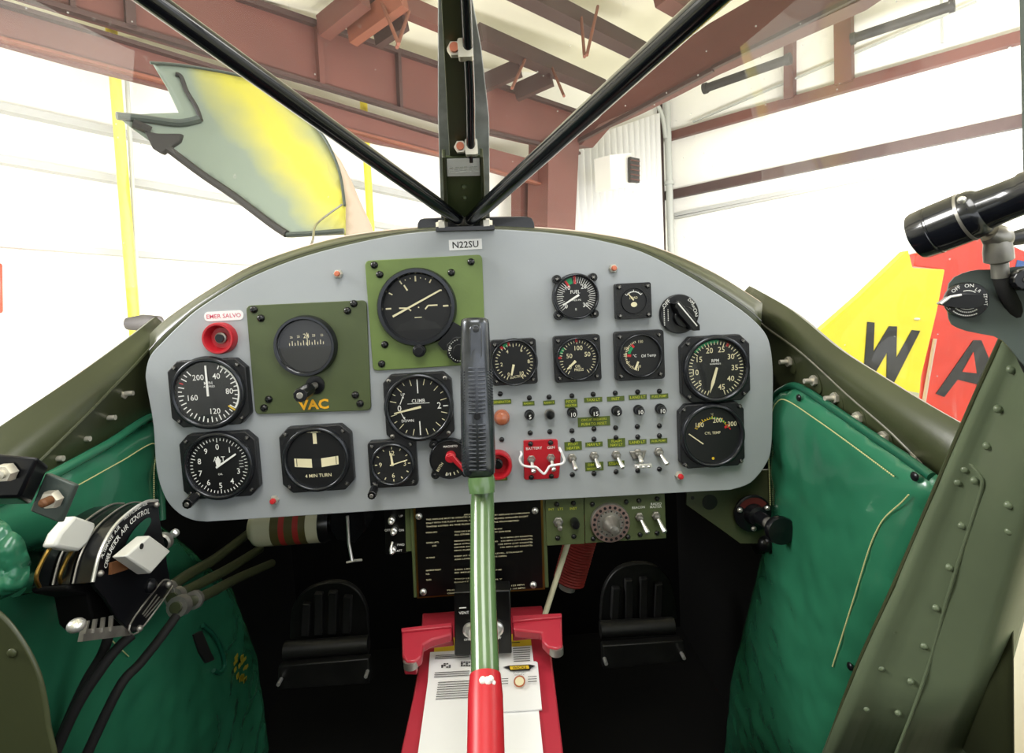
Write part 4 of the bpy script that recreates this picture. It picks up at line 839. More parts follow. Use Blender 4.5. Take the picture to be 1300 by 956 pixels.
# push rod and red boot
t = thing('control_rod','pale grey slanting rod beside the red bracket under the switch panel','rod',Matrix.Translation(py_(692,780,.02))); mb = MB(); a,b=py_(690,786,.03),py_(728,668,.06); mb.tube([a,b],.0036,14); ob('tube',mb,'fire',t,world=True)
mb = MB(); mb.tube([a+(a-b)*.06,a],[.0028,.004],12); ob('end_fitting',mb,'dullsteel',t,world=True)
t = thing('heater_hose','red ribbed hose under the radio panel beside the grey rod','hose',Matrix.Translation(py_(732,700,.12))); mb = MB(); a,b=py_(744,660,.12),py_(722,738,.12); n=46
mb.tube([a.lerp(b,k/n) for k in range(n+1)],[.021+(.0018 if k%2 else 0) for k in range(n+1)],24); ob('ribbed_tube',mb,'boot',t,world=True,smooth=20)
mb = MB(); mb.tube([b,b.lerp(a,-.12)],[.012,.012],16); ob('steel_nipple',mb,'dullsteel',t,world=True)
# primer knob bracket on the right
T = pframe(930,640,.03); t = thing('primer_bracket','dark olive gusset plate with a round hole under the right end of the panel','bracket',T)
mb = MB(); mb.prism([loc2(T,x,y,.03) for x,y in [(872,600),(990,596),(990,690),(940,690),(914,671),(871.5,641)]],-.003,0); mb.cyl(.0098,0,.0005,24,1,Matrix.Translation((*loc2(T,901,637.5,.03),0))); mb.cyl(.0025,0,.0005,12,1,Matrix.Translation((*loc2(T,879,632,.03),0))); ob('gusset',mb,('olive','blackboard'),t)
T = pframe(954.5,651,.026); s = scale_at(954.5,651,.02); t = thing('fuel_primer','round black pull knob on a red lettered plate beside the right green pad','pull knob',T)
mb = MB(); mb.lathe([(23.5*s,0),(23.5*s,.003),(22*s,.004),(1e-5,.0041)],40,0,cap=False)
for k in range(11): a0,a1=radians(35+k*10),radians(45+k*10); mb.add([(21*s*cos(a0),21*s*sin(a0),.0044),(21*s*cos(a1),21*s*sin(a1),.0044),(13.5*s*cos(a1),13.5*s*sin(a1),.0044),(13.5*s*cos(a0),13.5*s*sin(a0),.0044)],[(3,2,1,0)] if False else [(0,1,2,3)],1)
ob('legend_plate',mb,('satin','legend'),t)
for a in (20,160,270): screw(t,18.5*s*cos(radians(a)),18.5*s*sin(radians(a)),.0044,.0034,('steel','dullsteel'))
mb = MB(); sh=I4.copy(); sh[0][2]=.2; sh[1][2]=-.05; mb.lathe([(13*s,.004),(12*s,.012),(8*s,.014),(8*s,.030)],24,0,sh,cap=False); mb.lathe([(7*s,.024),(7*s,.040)],20,1,sh); ob('barrel',mb,('satin','dullsteel'),t)
mb = MB(); mb.lathe([(6*s,.038),(16*s,.046),(17*s,.050),(16*s,.054),(1e-5,.056)],32,0,sh,cap=False); ob('pull_disc',mb,'black',t)
t = tag(ob('hose_fitting',(lambda m:(m.ball((0,0,0),.011,0,None,8),m.tube([(0,0,0),(.004,.03,-.02)],.008,12),m)[2])(MB()),'satin'),'small dark steel fitting below the primer knob','fitting'); t.location = py_(972,690,.03)
# ================================================================== green side pads
def pad(t, name, poly, X, sgn, bulge, step, mname, fold=.003, edge=14, thick=.004):
    """puffy sheet on the plane x=X; sgn = inward direction along x; poly in photo pixels"""
    P = [px_(x,y,X) for x,y in poly]; p2 = [(p.y*100,p.z*100) for p in P]; mb = MB()
    def f(a,b):
        d = edge_dist((a,b),p2); h = bulge*(1-math.exp(-d/1.1))
        n = noise.noise(V3((a*.35,b*.35,X*9)))*.6+noise.noise(V3((a*.9,b*.55,3)))*.4
        return V3((X+sgn*(h+fold*n*min(1,d/2)),a/100,b/100))
    sheet(mb,p2,step*100,f)
    # skirt
    o = ob(name,mb,mname,t,world=True,smooth=80,solid=thick); return o
def stitch(t, pts, X, sgn, out, name='stitching'):
    P = resample(catmull([px_(x,y,X) for x,y in pts],6), max(3,int(sum((V3((*pts[i],0))-V3((*pts[i-1],0))).length for i in range(1,len(pts)))/2.3)))
    mb = MB()
    for i in range(0,len(P)-1):
        a,b = P[i],P[i].lerp(P[i+1],.62); mb.tube([a+V3((sgn*out,0,0)),b+V3((sgn*out,0,0))],.0007,5)
    return ob(name,mb,'thread',t,world=True,label='cream stitching')
def piping(t, pts, X, sgn, r, name='piping', m='leatherdark', out=.004):
    P = catmull([px_(x,y,X) for x,y in pts],6); mb = MB(); mb.tube([p+V3((sgn*out,0,0)) for p in P],r,10); return ob(name,mb,m,t,world=True,smooth=70)
XR = .362
t = thing('side_pad','green leather side pad with cream stitching right of the panel below the studded sill','side pad',Matrix.Translation(px_(1080,640,XR)))
pad(t,'cushion',[(986,520),(989,505),(1000,495),(1020,491),(1060,516),(1110,550),(1160,583),(1193,606),(1203,625),(1150,740),(1098,866),(1052,975),(925,975),(935,860),(955,780),(975,700),(985,640),(986,580)],XR,-1,.016,.009,'leather',.004)
piping(t,[(985,640),(985,560),(986,520),(990,503),(1001,494),(1019,490),(1060,515),(1110,549),(1160,582),(1192,605)],XR,-1,.0042,out=.006)
stitch(t,[(997,640),(995,560),(997,532),(1005,511),(1019,507),(1060,532),(1110,566),(1164,604)],XR,-1,.0195)
stitch(t,[(1183,626),(1172,637),(1152,654),(1141,670),(1129,697),(1111,752),(1095,800),(1080,845)],XR,-1,.0200)
for x,y in ((1014,505),(1161,605),(1079,846)):
    mb = MB(); T = Matrix.Translation(px_(x,y,XR-.015))@Matrix.Rotation(-pi/2,4,'Y'); mb.ball((0,0,0),.0042,0,T,7,.5); ob('snap_fastener',mb,'satin',t,world=True)
XL = -.424
t = thing('side_pad','green leather side pad with rolled top edge left of the panel below the studded sill','side pad',Matrix.Translation(px_(130,600,XL)))
pad(t,'cushion',[(196,528),(198,600),(203,700),(120,700),(20,700),(-60,700),(-60,665),(0,630),(62,601),(130,564)],XL,1,.012,.009,'leather',.003)
piping(t,[(200,660),(198,600),(196,529),(130,565),(62,602),(0,632),(-60,664)],XL,1,.0052,m='leather',out=.005)
stitch(t,[(182,640),(182,600),(183,564),(140,586),(92,612),(40,640)],XL,1,.0125)
t = thing('lower_trim_pad','dark green leather lining with a torn slot covering the lower left footwell wall','trim pad',Matrix.Translation(px_(150,800,-.45)))
pad(t,'lining',[(-90,690),(60,650),(205,668),(245,700),(295,748),(325,830),(345,980),(-90,980)],-.452,1,.010,.012,'leather',.006)
mb = MB(); P=[px_(x,y,-.4445) for x,y in [(241,806),(252,801),(262,826),(268,838),(258,842),(248,828)]]; mb.hull_px(P,[p+V3((.0055,0,0)) for p in P]); ob('slot',mb,'rubber',t,world=True)
piping(t,[(246,795),(262,810),(272,832),(274,846),(268,855),(260,852)],-.452,1,.0032,'slot_rim',out=.013)
stitch(t,[(92,720),(92,770),(104,795),(125,812),(150,835)],-.452,1,.0125)
piping(t,[(0,745),(40,735),(78,716),(110,702)],-.452,1,.010,'pad_roll','leather',.014)
mb = MB(); random.seed(3)
for k in range(16):
    x = 300+random.uniform(-6,14); y = 838+random.uniform(-5,26); p=px_(x,y,-.436); mb.box(p,(.001,random.uniform(.004,.012),random.uniform(.003,.008)))
ob('paint_stain',mb,'shoe',t,world=True,label='yellow paint stain')
t = thing('leather_flap','crumpled green leather flap with stitching at the left edge of the picture','leather flap',Matrix.Translation(py_(10,715,-.2)))
Pq=[(-30,640),(5,664),(22,682),(36,705),(38,728),(30,742),(12,752),(-30,770)]; T0=py_(10,710,-.19); mb = MB(); sc_=scale_at(10,710,-.19)
def ff(a,b):
    p=py_(a,b,-.19); n=noise.noise(V3((a*.03,b*.04,1)))*.006+noise.noise(V3((a*.22,b*.08,4)))*.003; return p+V3((n,-n-.01*min(1,edge_dist((a,b),Pq)/8),n*.5))
sheet(mb,Pq,4,ff); ob('flap',mb,'leather',t,world=True,smooth=80,solid=.003)
mb = MB(); P=catmull([ff(x,y)+V3((0,-.002,0)) for x,y in [(4,726),(20,741),(33,733),(34,712)]],8)
for i in range(0,len(P)-1,2): mb.tube([P[i],P[i+1]],.0008,5)
ob('stitching',mb,'thread',t,world=True,label='cream stitching')
# olive seat corner bottom left
t = thing('seat_frame_corner','olive brown rounded metal seat corner with one rivet at the bottom left','seat frame',Matrix.Translation(py_(20,860,-.26)))
mb = MB(); n=[py_(x,y,-.24) for x,y in px_curve([(-40,745),(-5,768),(15,785),(35,812),(50,840),(60,870),(68,920),(72,990),(-40,990)],3)]; mb.hull_px(n,[p+(p-EYE)*.12+V3((-.02,0,-.01)) for p in n]); ob('corner_sheet',mb,'olive',t,world=True,bevel=.008)
mb = MB(); mb.ball((0,0,0),.0035,0,Matrix.Translation(py_(15,829,-.2415))@RPAN,7,.5); ob('rivet',mb,'olive',t,world=True)
# black bracket with bolts top left
yb=-.27
t = thing('bolted_bracket','black bracket block with silver bolts at the left edge above the throttle box','bracket',Matrix.Translation(py_(30,610,yb)))
mb = MB(); n=[py_(x,y,yb) for x,y in [(-40,572),(2,576),(49,580),(24.5,632),(-40,633)]]; mb.hull_px(n,[p+V3((-.010,.022,-.012)) for p in n]); ob('block',mb,'satin',t,world=True,bevel=.0022)
mb = MB(); n=[py_(x,y,yb+.02) for x,y in [(57,600),(94.5,615),(74,664),(37,649)]]; mb.hull_px(n,[p+V3((0,.006,-.002)) for p in n]); ob('side_lug',mb,'greygreen',t,world=True,bevel=.0015)
for x,y,r,yy,tip in [(12,598.5,12.5,yb-.001,False),(69,632.5,12.5,yb+.018,True)]:
    s=scale_at(x,y,yy); T=Matrix.Translation(py_(x,y,yy))@RPAN; mb = MB(); mb.lathe([(r*s,0),(r*s,.004),(r*.86*s,.006),(1e-5,.0062)],6,0,T,cap=False)
    if tip: mb.lathe([(r*.45*s,.004),(r*.45*s,.013),(r*.3*s,.0145),(1e-5,.015)],16,1,T@Matrix.Translation((.0018,.0008,0)),cap=False)
    else: mb.lathe([(r*.5*s,.004),(r*.45*s,.008),(1e-5,.0085)],16,0,T,cap=False)
    ob('bolt',mb,('nut','cardboard'),t,world=True,smooth=30)
# throttle quadrant
XQ=-.345
t = thing('throttle_quadrant','black curved control box lettered CARBURETOR AIR CONTROL with white square lever knobs','control box',Matrix.Translation(px_(165,740,XQ)))
arc_px=px_curve([(119.5,739),(128,704),(144.6,672),(165.5,651),(186,638),(201,636.5)],5)
face=arc_px+[(203,660),(209,690),(213,720),(217,741),(212,752),(178,801),(168,803),(150,785),(135,760),(122,745)]
mb = MB(); n=[px_(x,y,XQ) for x,y in face]; mb.hull_px(n,[p+V3((-.004,0,0)) for p in n]); ob('face_plate',mb,'satin',t,world=True,bevel=.0008)
arcP=[px_(x,y,XQ) for x,y in arc_px]
for k in range(3):
    a=XQ-.0045-k*.017; mb = MB(); cen=px_(185,745,XQ)
    A=[V3((a,p.y,p.z))+(cen-p)*.02*1 for p in arcP]; B=[v+V3((-.014,0,0)) for v in A]; C=[V3((a-.014,p.y,p.z))+(cen-p)*.7 for p in arcP]; D=[v+V3((.014,0,0)) for v in C]
    for q in (A,B,C,D):
        for v in q: pass
    loft(mb,[A,B,C,D,A]); n=len(A); mb.add([A[0],B[0],C[0],D[0]],[(0,1,2,3)]); mb.add([A[-1],B[-1],C[-1],D[-1]],[(3,2,1,0)]); ob('drum_segment',mb,'black',t,world=True,bevel=.001)
mb = MB(); mb.tube([p+V3((-.001,0,0))+(p-px_(185,745,XQ)).normalized()*.0005 for p in arcP],.0016,8); ob('edge_trim',mb,'steel',t,world=True)
mb = MB(); mb.tube([p+V3((-.034,0,0)) for p in arcP],.0011,8); mb.tube([p+V3((-.0175,0,0)) for p in arcP],.0009,8); ob('drum_bead',mb,'dullsteel',t,world=True)
# arc lettering on the face plate
def face_frame(px,py,ang_px):
    p=px_(px,py,XQ+.0006); a=px_(px+6*cos(ang_px),py-6*sin(ang_px),XQ+.0006); ex=(a-p).normalized(); ez=V3((1,0,0)); ey=ez.cross(ex).normalized()
    return Matrix(((ex.x,ey.x,1,p.x),(ex.y,ey.y,0,p.y),(ex.z,ey.z,0,p.z),(0,0,0,1)))
mb = MB()
def arc_text(txt, path, h, m=0):
    P=px_curve(path,10); L=[0]
    for i in range(1,len(P)): L.append(L[-1]+math.hypot(P[i][0]-P[i-1][0],P[i][1]-P[i-1][1]))
    for k,ch in enumerate(txt):
        if ch==' ': continue
        u=L[-1]*(k+.5)/len(txt); i=1
        while i<len(L)-1 and L[i]<u: i+=1
        f=(u-L[i-1])/max(L[i]-L[i-1],1e-6); x=P[i-1][0]+(P[i][0]-P[i-1][0])*f; y=P[i-1][1]+(P[i][1]-P[i-1][1])*f
        an=atan2(-(P[i][1]-P[i-1][1]),P[i][0]-P[i-1][0]); mb.text(ch,0,0,0,h,m,face_frame(x,y,an))
arc_text('CARBURETOR AIR CONTROL',[(134,720),(140,700),(152,680),(168,661),(182,651),(191,648)],.0052)
arc_text('ALTERNATE AIR',[(129,708),(135,694),(143,680),(152,668)],.0036); arc_text('RAM FILTERED AIR',[(158,658),(168,650),(178,643),(187,638.5)],.0036)
ob('lettering',mb,'white',t,world=True)
mb = MB(); n=[px_(x,y,XQ+.0008) for x,y in px_curve([(156,700),(165,680),(178,664),(189,657),(192,662),(185,675),(176,690),(166,702)],3)]; mb.add(n,[tuple(range(len(n)))]); ob('slot',mb,'leatherdark',t,world=True,label='opening showing green lining behind')
mb = MB(); n=[px_(x,y,XQ+.0012) for x,y in px_curve([(165,793),(175,803),(214,752),(218,740),(210,736),(200,745)],4,True)]; mb.tube(n+[n[0]],.0009,6)
for k in range(3): a,b=px_(181+2*k,786+2*k-6,XQ+.0012),px_(199+3*k,757+3*k-2,XQ+.0012); mb.tube([a,b],.0007,5)
ob('data_plate_border',mb,'dullsteel',t,world=True)
mb = MB()
for x,y,r in [(127.5,728,.0028),(198.5,641,.003),(213.5,742,.0035),(177,798,.0032)]: mb = MB(); mb.ball(px_(x,y,XQ+.001),r,0,None,7); ob('rivet',mb,'dullsteel',t,world=True)
mb = MB(); mb.lathe([(.007,0),(.007,.003),(.004,.006),(1e-5,.007)],16,0,Matrix.Translation(px_(189,744,XQ))@Matrix.Rotation(pi/2,4,'Y'),cap=False); ob('pivot_nut',mb,'satin',t,world=True)
mb = MB(); P=[(160,706),(190.6,679.5),(217.4,699.5),(191.7,728.5)]; n=[px_(x,y,XQ+.022) for x,y in P]; mb.hull_px(n,[p+V3((-.013,0,0)) for p in n]); o=ob('lever_knob',mb,'knobwhite',t,world=True,bevel=.0016,label='white square lever knob in front')
mb = MB(); mb.cyl(.0026,0,.0006,14,0,Matrix.Translation(px_(179.5,693.5,XQ+.0221))@Matrix.Rotation(pi/2,4,'Y')); ob('knob_screw',mb,'rubber',o and t,world=True)
mb = MB(); a,b=px_(186,708,XQ+.008),px_(140,722,XQ+.004); mb.bar(a,b,.010,.003,(1,0,0)); ob('lever',mb,'cardboard',t,world=True)
P=[(96.5,654.5),(122.6,664),(121,672),(112,690),(101,700),(70,694),(78,676)]; mb = MB(); n=[px_(x,y,XQ-.016) for x,y in P]; mb.hull_px(n,[p+V3((-.012,0,0)) for p in n]); ob('lever_knob',mb,'knobwhite',t,world=True,bevel=.0025,label='white lever knob on the drum')
mb = MB()
for x0 in (46,76): 
    mb.tube(catmull([px_(x0+4,745,XQ-.03),px_(x0,732,XQ-.028),px_(x0+10,708,XQ-.026),px_(x0+22,690,XQ-.024)],4),.0016,8)
ob('slot_rims',mb,'brass',t,world=True)
mb = MB(); n=[px_(x,y,XQ-.02) for x,y in [(86,742),(125,742),(150,780),(170,800),(128,800),(118,790),(112,755),(86,750)]]; mb.hull_px(n,[p+V3((-.03,0,0)) for p in n]); ob('lower_case',mb,'void',t,world=True,bevel=.002)
mb = MB(); mb.bar(px_(103,807,XQ-.004),px_(164,800,XQ-.004),.009,.004,(1,0,0)); 
for k in range(4): mb.bar(px_(107+11*k,805-1.3*k,XQ-.002),px_(111+10*k,788-2*k,XQ-.002),.002,.003,(1,0,0))
ob('pivot_bar',mb,'dullsteel',t,world=True)
mb = MB(); mb.ball((0,0,0),.0068,0,Matrix.Translation(px_(97,794,XQ+.004)),8,.8); ob('bolt_head',mb,'steel',t,world=True)
t = tag(ob('map_light_socket',(lambda m:(m.lathe([(.0095,0),(.0095,.006),(.0078,.008),(.0078,.005),(1e-5,.005)],28,0,pframe(209.5,686,-.04),cap=False),m)[1])(MB()),'dullsteel'),'small round steel rimmed socket right of the front white lever knob','socket')
ob('socket_face',MB().cyl(.0075,0.0052,.0057,20,0,pframe(209.5,686,-.04)).box((-.0005,.002,.0059),(.005,.0012,.0003),1,pframe(209.5,686,-.04)).box((-.0005,-.001,.0059),(.005,.0012,.0003),1,pframe(209.5,686,-.04)),('black','white'),t)
mb=MB(); mb.lathe([(.0045,0),(.0045,.004),(.0025,.006),(1e-5,.0062)],12,0,pframe(223,676,-.02),cap=False); ob('socket_screw',mb,'steel',t)
tube_specs=[('olive control rod running forward from the throttle box, lowest of the three',[(222,772,-.02),(262,755,.05),(300,735,.14),(345,715,.3)],.0066,(.012,.011)),('olive control rod running forward from the throttle box, middle of the three',[(218,760,.0),(252,742,.06),(290,722,.14),(330,697,.3)],.0066,(.011,)),('olive control rod running forward from the throttle box, uppermost of the three',[(208,752,.0),(238,730,.06),(275,708,.15),(318,675,.3)],.0068,(.010,))]
for lb,pts,r,cr in tube_specs:
    P=[py_(*p) for p in pts]; t=thing('control_rod',lb,'rod',Matrix.Translation(P[0])); mb=MB(); mb.tube(catmull(P,5),r,14); ob('tube',mb,'olive',t,world=True,smooth=60)
    for k,c in enumerate(cr): mb=MB(); q=P[0].lerp(P[1],.05+.5*k); mb.tube([q,q.lerp(P[1],.18)],c,14); ob('clamp',mb,'dullsteel',t,world=True)
for lb,pts in [('black cable hanging down beside the lower pad, nearest the throttle box',[(168,806,-.10),(150,822,-.11),(128,850,-.12),(96,900,-.13),(60,980,-.14)]),('black cable slanting down across the lower green lining from the rods',[(224,782,-.04),(205,808,-.06),(178,842,-.08),(150,875,-.1),(100,980,-.12)]),('black cable between the two other cables under the throttle box',[(140,800,-.09),(130,830,-.1),(108,868,-.11),(80,930,-.12),(60,985,-.13)])]:
    P=catmull([py_(*p) for p in pts],6); mb=MB(); mb.tube(P,.0048,12); o=ob('cable',mb,'rubber',smooth=60); tag(o,lb,'cable')
# ================================================================== right post, lamp, ignition switch
t = thing('door_post','wide olive riveted metal post slanting across the lower right corner','door post',Matrix.Translation(py_(1170,850,-.2)))
def prow(L,Mx,Rx,py,y): return [py_(L,py,y+.06)+V3((.004,0,0)),py_(L,py,y),py_(L+(Mx-L)*.33,py,y-.018),py_(L+(Mx-L)*.66,py,y-.036),py_(Mx,py,y-.055),py_(Mx+(Rx-Mx)*.35,py,y-.063),py_(Mx+(Rx-Mx)*.7,py,y-.064),py_(Rx,py,y-.052)]
rows=[prow(1038,1175,1238,975,-.12),prow(1080,1215,1279,866,-.155),prow(1135,1255,1312,745,-.20),prow(1190,1295,1350,617,-.245),prow(1232,1330,1390,520,-.28),prow(1268,1368,1430,440,-.31),prow(1310,1410,1480,345,-.335)]
mb = MB(); loft(mb,[catmull(r,4) for r in rows]); ob('post_skin',mb,'postgreen',t,world=True,smooth=70,solid=.002)
def post_y(L_,py):   # depth on the flat face at pixel row
    ys=[(975,1038,1175,-.12),(866,1080,1215,-.155),(745,1135,1255,-.20),(617,1190,1295,-.245),(520,1232,1330,-.28),(440,1268,1368,-.31),(345,1310,1410,-.335)]
    for a,b in zip(ys,ys[1:]):
        if b[0]<=py<=a[0]:
            f=(a[0]-py)/(a[0]-b[0]); L=a[1]+(b[1]-a[1])*f; Mx=a[2]+(b[2]-a[2])*f; y=a[3]+(b[3]-a[3])*f; u=(L_-L)/(Mx-L); return y-.055*max(0,u) if u<=1 else y-.055-.02*(u-1)
    return -.2
FN=(FWD*-1+V3((-.15,0,0))).normalized(); QF=FN.to_track_quat('Z','Y').to_matrix().to_4x4()
def post_rivet(x,y,r=.0030): 
    p=py_(x,y,post_y(x,y)-.0012); key=('post_rivet',)
    if key not in SCREWS:
        mb=MB(); mb.lathe([(1,0),(.95,.35),(.6,.7),(1e-5,.85)],14,0,cap=False); SCREWS[key]=None; o=ob('rivet',mb,'postgreen',t); SCREWS[key]=o.data
    else: o=bpy.data.objects.new('rivet',SCREWS[key]); COL.objects.link(o); o.parent=t
    o.matrix_local=MATW[t.name].inverted()@(Matrix.Translation(p)@QF@Matrix.Scale(r,4))
for x,y in [(1267,519),(1253,566),(1225,596),(1237,610),(1216,612),(1187,665.5),(1221,667),(1165.5,710),(1205,720),(1150,751),(1188,771.5),(1135,800),(1173,820),(1119,848),(1156,865),(1283.5,469),(1280,641),(1281,674),(1277,743),(1140,905),(1100,900)]: post_rivet(x,y)
mb = MB(); P=[(1130,975),(1172,866),(1203,758),(1238,648),(1247,615),(1243,602),(1226,583),(1219,580),(1212,586)]
mb.tube(catmull([py_(x,y,post_y(x,y)-.0006) for x,y in P],6),.0013,8); ob('doubler_edge',mb,'postgreen',t,world=True)
mb=MB(); q=[(1040,975),(1078,866),(1132,745),(1187,617),(1229,520),(1265,440),(1308,345)]; mb.tube(catmull([py_(x+2,y,post_y(x+2,y)+.0005) for x,y in q],5),.0018,8); ob('edge_bead',mb,'olive',t,world=True)
yi=-.33
t = thing('switch_bracket','grey green bracket plate at the right edge carrying the ignition switch and the lamp','bracket',Matrix.Translation(py_(1265,390,yi)))
mb = MB(); P=px_curve([(1232,344),(1262,342),(1300,338),(1345,340),(1345,500),(1306,470),(1272,432),(1245,424),(1220,418),(1205,405),(1205,360)],3,True); SB0=py_(1240,385,yi); SBN=V3((-.5,-.86,0)).normalized(); n=[on_plane(x,y,SB0,SBN) for x,y in P]; mb.hull_px(n,[p-SBN*.003 for p in n]); ob('plate',mb,'greygreen',t,world=True)
p_=on_plane(1225,381,SB0+SBN*.0015,SBN); s=(on_plane(1226,381,SB0+SBN*.006,SBN)-on_plane(1225,381,SB0+SBN*.006,SBN)).length*.93; T=Matrix.Translation(p_)@Matrix.Rotation(-radians(30),4,'Z')@RPAN; t = thing('ignition_switch','round black ignition switch with pointed handle and white legend at the right edge','switch',T)
mb = MB(); mb.lathe([(31*s,0),(31*s,.004),(29.5*s,.006),(1e-5,.0061)],44,0,cap=False)
def ring_text(mb,txt,r,a0,a1,h,z,m):
    for k,ch in enumerate(txt):
        a=radians(a0+(a1-a0)*(k+.5)/len(txt)); mb.text(ch,r*sin(a),r*cos(a),z,h,m,None,-a if abs(a)<pi/2 or abs(a)>1.5*pi else pi-a)
z=.0064
mb.text('OFF',-16*s,20*s,z,6*s,1,None,radians(40)); mb.text('ON',2*s,25*s,z,6*s,1); mb.text('START',24*s,0*s,z,5*s,1,None,radians(-88)); mb.text('L',12*s,18*s,z,5*s,1,None,radians(-35)); mb.text('R',16*s,15*s,z,5*s,1,None,radians(-45))
def ringarc(mb,r0,r1,a0,a1,m,z):
    n=12
    for k in range(n):
        b0,b1=radians(a0+(a1-a0)*k/n),radians(a0+(a1-a0)*(k+.8)/n); mb.add([(r0*sin(b0),r0*cos(b0),z),(r1*sin(b0),r1*cos(b0),z),(r1*sin(b1),r1*cos(b1),z),(r0*sin(b1),r0*cos(b1),z)],[(3,2,1,0),(0,1,2,3)][:1] if a1<a0 else [(0,1,2,3)][:1],m)
ringarc(mb,25*s,27*s,150,230,1,z); ringarc(mb,19*s,21.5*s,140,235,1,z); ringarc(mb,14.5*s,16.5*s,130,225,1,z); ringarc(mb,16*s,17.5*s,-20,40,1,z); mb.text('ALT',-27*s,-11*s,z,4*s,1,None,radians(-60))
ob('legend_dial',mb,('black','white'),t)
mb = MB(); P=px_curve([(-45,-5),(-40,1),(-28,11),(-12,14),(4,13),(16,8),(20,-2),(14,-11),(0,-15),(-16,-14),(-32,-10)],4,True); sh=I4.copy()
mb.prism([(x*s*.95,y*s*.85) for x,y in P],.006,.015,0,sh); mb.tube([(-41*s,-3.4*s,.0153),(-28*s,8*s,.0153),(-13*s,10.5*s,.0153)],.0008,6,1,sh); ob('pointer_handle',mb,('black','white'),t,bevel=.003)
# cockpit lamp
yl=-.345
LA,LB = py_(1163,301,yl+.026),py_(1345,228,yl-.03)
LD=(LB-LA).normalized()
def lamp_at(x):
    lo,hi=-.2,1.2
    for _ in range(40):
        m_=(lo+hi)/2; q=LA.lerp(LB,m_)-EYE; xx=PX+F*q.dot(RT)/q.dot(FWD)
        lo,hi=(m_,hi) if xx<x else (lo,m_)
    return LA.lerp(LB,lo)
def lampt(name,pts,m,t,axis=True):
    mb=MB()
    if axis: 
        P=[lamp_at(x) for x,y,dy,r in pts]; R_=[r*(p-EYE).dot(FWD)/F for p,(x,y,dy,r) in zip(P,pts)]
        Q=LD.to_track_quat('Z','Y').to_matrix().to_4x4(); mb.lathe([(r,(p-LA).dot(LD)) for p,r in zip(P,R_)],40,0,Matrix.Translation(LA)@Q)
    else: mb.tube([py_(x,y,yl+dy) for x,y,dy,r in pts],[r*scale_at(x,y,yl+dy) for x,y,dy,r in pts],36)
    return ob(name,mb,m,t,world=True,smooth=35)
t = thing('cockpit_lamp','black cylindrical cockpit spotlight at the upper right edge above the ignition switch','lamp',Matrix.Translation(py_(1230,275,yl)))
lampt('lens_shroud',[(1163,301,-.006,22),(1162.5,301,-.0065,26),(1164.5,300.5,-.006,29),(1169,299,-.005,30.5),(1186,292,-.003,31.5),(1187,291.6,-.003,30.6),(1189,290.8,-.002,30.6),(1190,290.4,-.002,31.5),(1226,276,.0,32),(1228,275.2,.0,30)],'tubeblack',t)
lampt('steel_ring',[(1226,276,.0,32.2),(1230,274.5,.0,32.2)],'dullsteel',t)
lampt('rear_barrel',[(1229,275,.0,31),(1240,270.5,.001,31),(1246,268,.0015,29),(1250,266.5,.002,26),(1275,256.5,.004,25),(1300,246.5,.006,25),(1304,245,.006,27),(1345,228,.009,27)],'tubeblack',t)
mb=MB(); mb.ball(py_(1221,254,yl-.012),.0022,0,None,7); ob('set_screw',mb,'steel',t,world=True)
lampt('clamp_joint',[(1256,296,.004,11),(1262,300,.004,15),(1270,302,.004,15),(1278,300,.004,11)],'dullsteel',t,False); lampt('clamp_stem',[(1265,296,.004,12),(1267,318,.004,15),(1268,330,.005,15),(1269,334,.005,9),(1270,352,.006,9)],'dullsteel',t,False)
mb=MB(); mb.tube(catmull([py_(1270,348,yl+.006),py_(1276,368,yl+.006),py_(1287,392,yl+.008),py_(1296,420,yl+.01),py_(1299,445,yl+.012),py_(1310,470,yl+.012)],6),.0042,12); ob('power_cord',mb,'rubber',t,world=True,smooth=60)
lampt('arm',[(1276,305,.01,8),(1300,300,.012,10),(1345,292,.015,10)],'satin',t,False)
t = thing('thumb_screw','black knurled thumb screw on the bracket below the lamp','thumb screw',Matrix.Translation(on_plane(1294,355,SB0+SBN*.001,SBN))@Matrix.Rotation(-radians(30),4,'Z')@RPAN); mb=MB(); s=scale_at(1294,355,yi)
mb.prism([(13*s*cos(2*pi*k/28)*(1 if k%2 else .93),13*s*sin(2*pi*k/28)*(1 if k%2 else .93)) for k in range(28)],0,.014); ob('knob',mb,'black',t,bevel=.0008); mb=MB(); mb.cyl(4*s,.014,.016,14); ob('screw',mb,'dullsteel',t)
# ================================================================== hangar
C0 = EYE+ray(848,300)*12.6
d1 = ray(-80,437); d1.z=0; d1.normalize(); d2 = V3((d1.y,-d1.x,0)); 
if d2.y < 0: d2 = -d2
n_r = V3((-d1.y,d1.x,0)); n_r = n_r if n_r.dot(EYE-C0) > 0 else -n_r      # right wall normal, towards the camera
n_l = V3((-d2.y,d2.x,0)); n_l = n_l if n_l.dot(EYE-C0) > 0 else -n_l
def WL(x,y,o=0.0): return on_plane(x,y,C0+n_l*o,n_l)
def WR(x,y,o=0.0): return on_plane(x,y,C0+n_r*o,n_r)
ZR = 9.5
def wallslab(name, a, b, z0, z1, n, m, th=.2):
    mb = MB(); P=[V3((a.x,a.y,z0)),V3((b.x,b.y,z0)),V3((b.x,b.y,z1)),V3((a.x,a.y,z1))]; mb.hull_px(P,[p-n*th for p in P]); o = ob(name,mb,m); o['kind']='structure'; return o
e_l = (C0-d2*26); e_r = C0 - d1*26
if (e_l-EYE).dot(FWD) > (C0-EYE).dot(FWD): e_l = C0+d2*26
if (e_r-EYE).dot(FWD) > (C0-EYE).dot(FWD): e_r = C0+d1*26
wallslab('wall_left',C0,e_l,0,11,n_l,'wall'); wallslab('wall_right',C0,e_r,0,16,n_r,'wall')
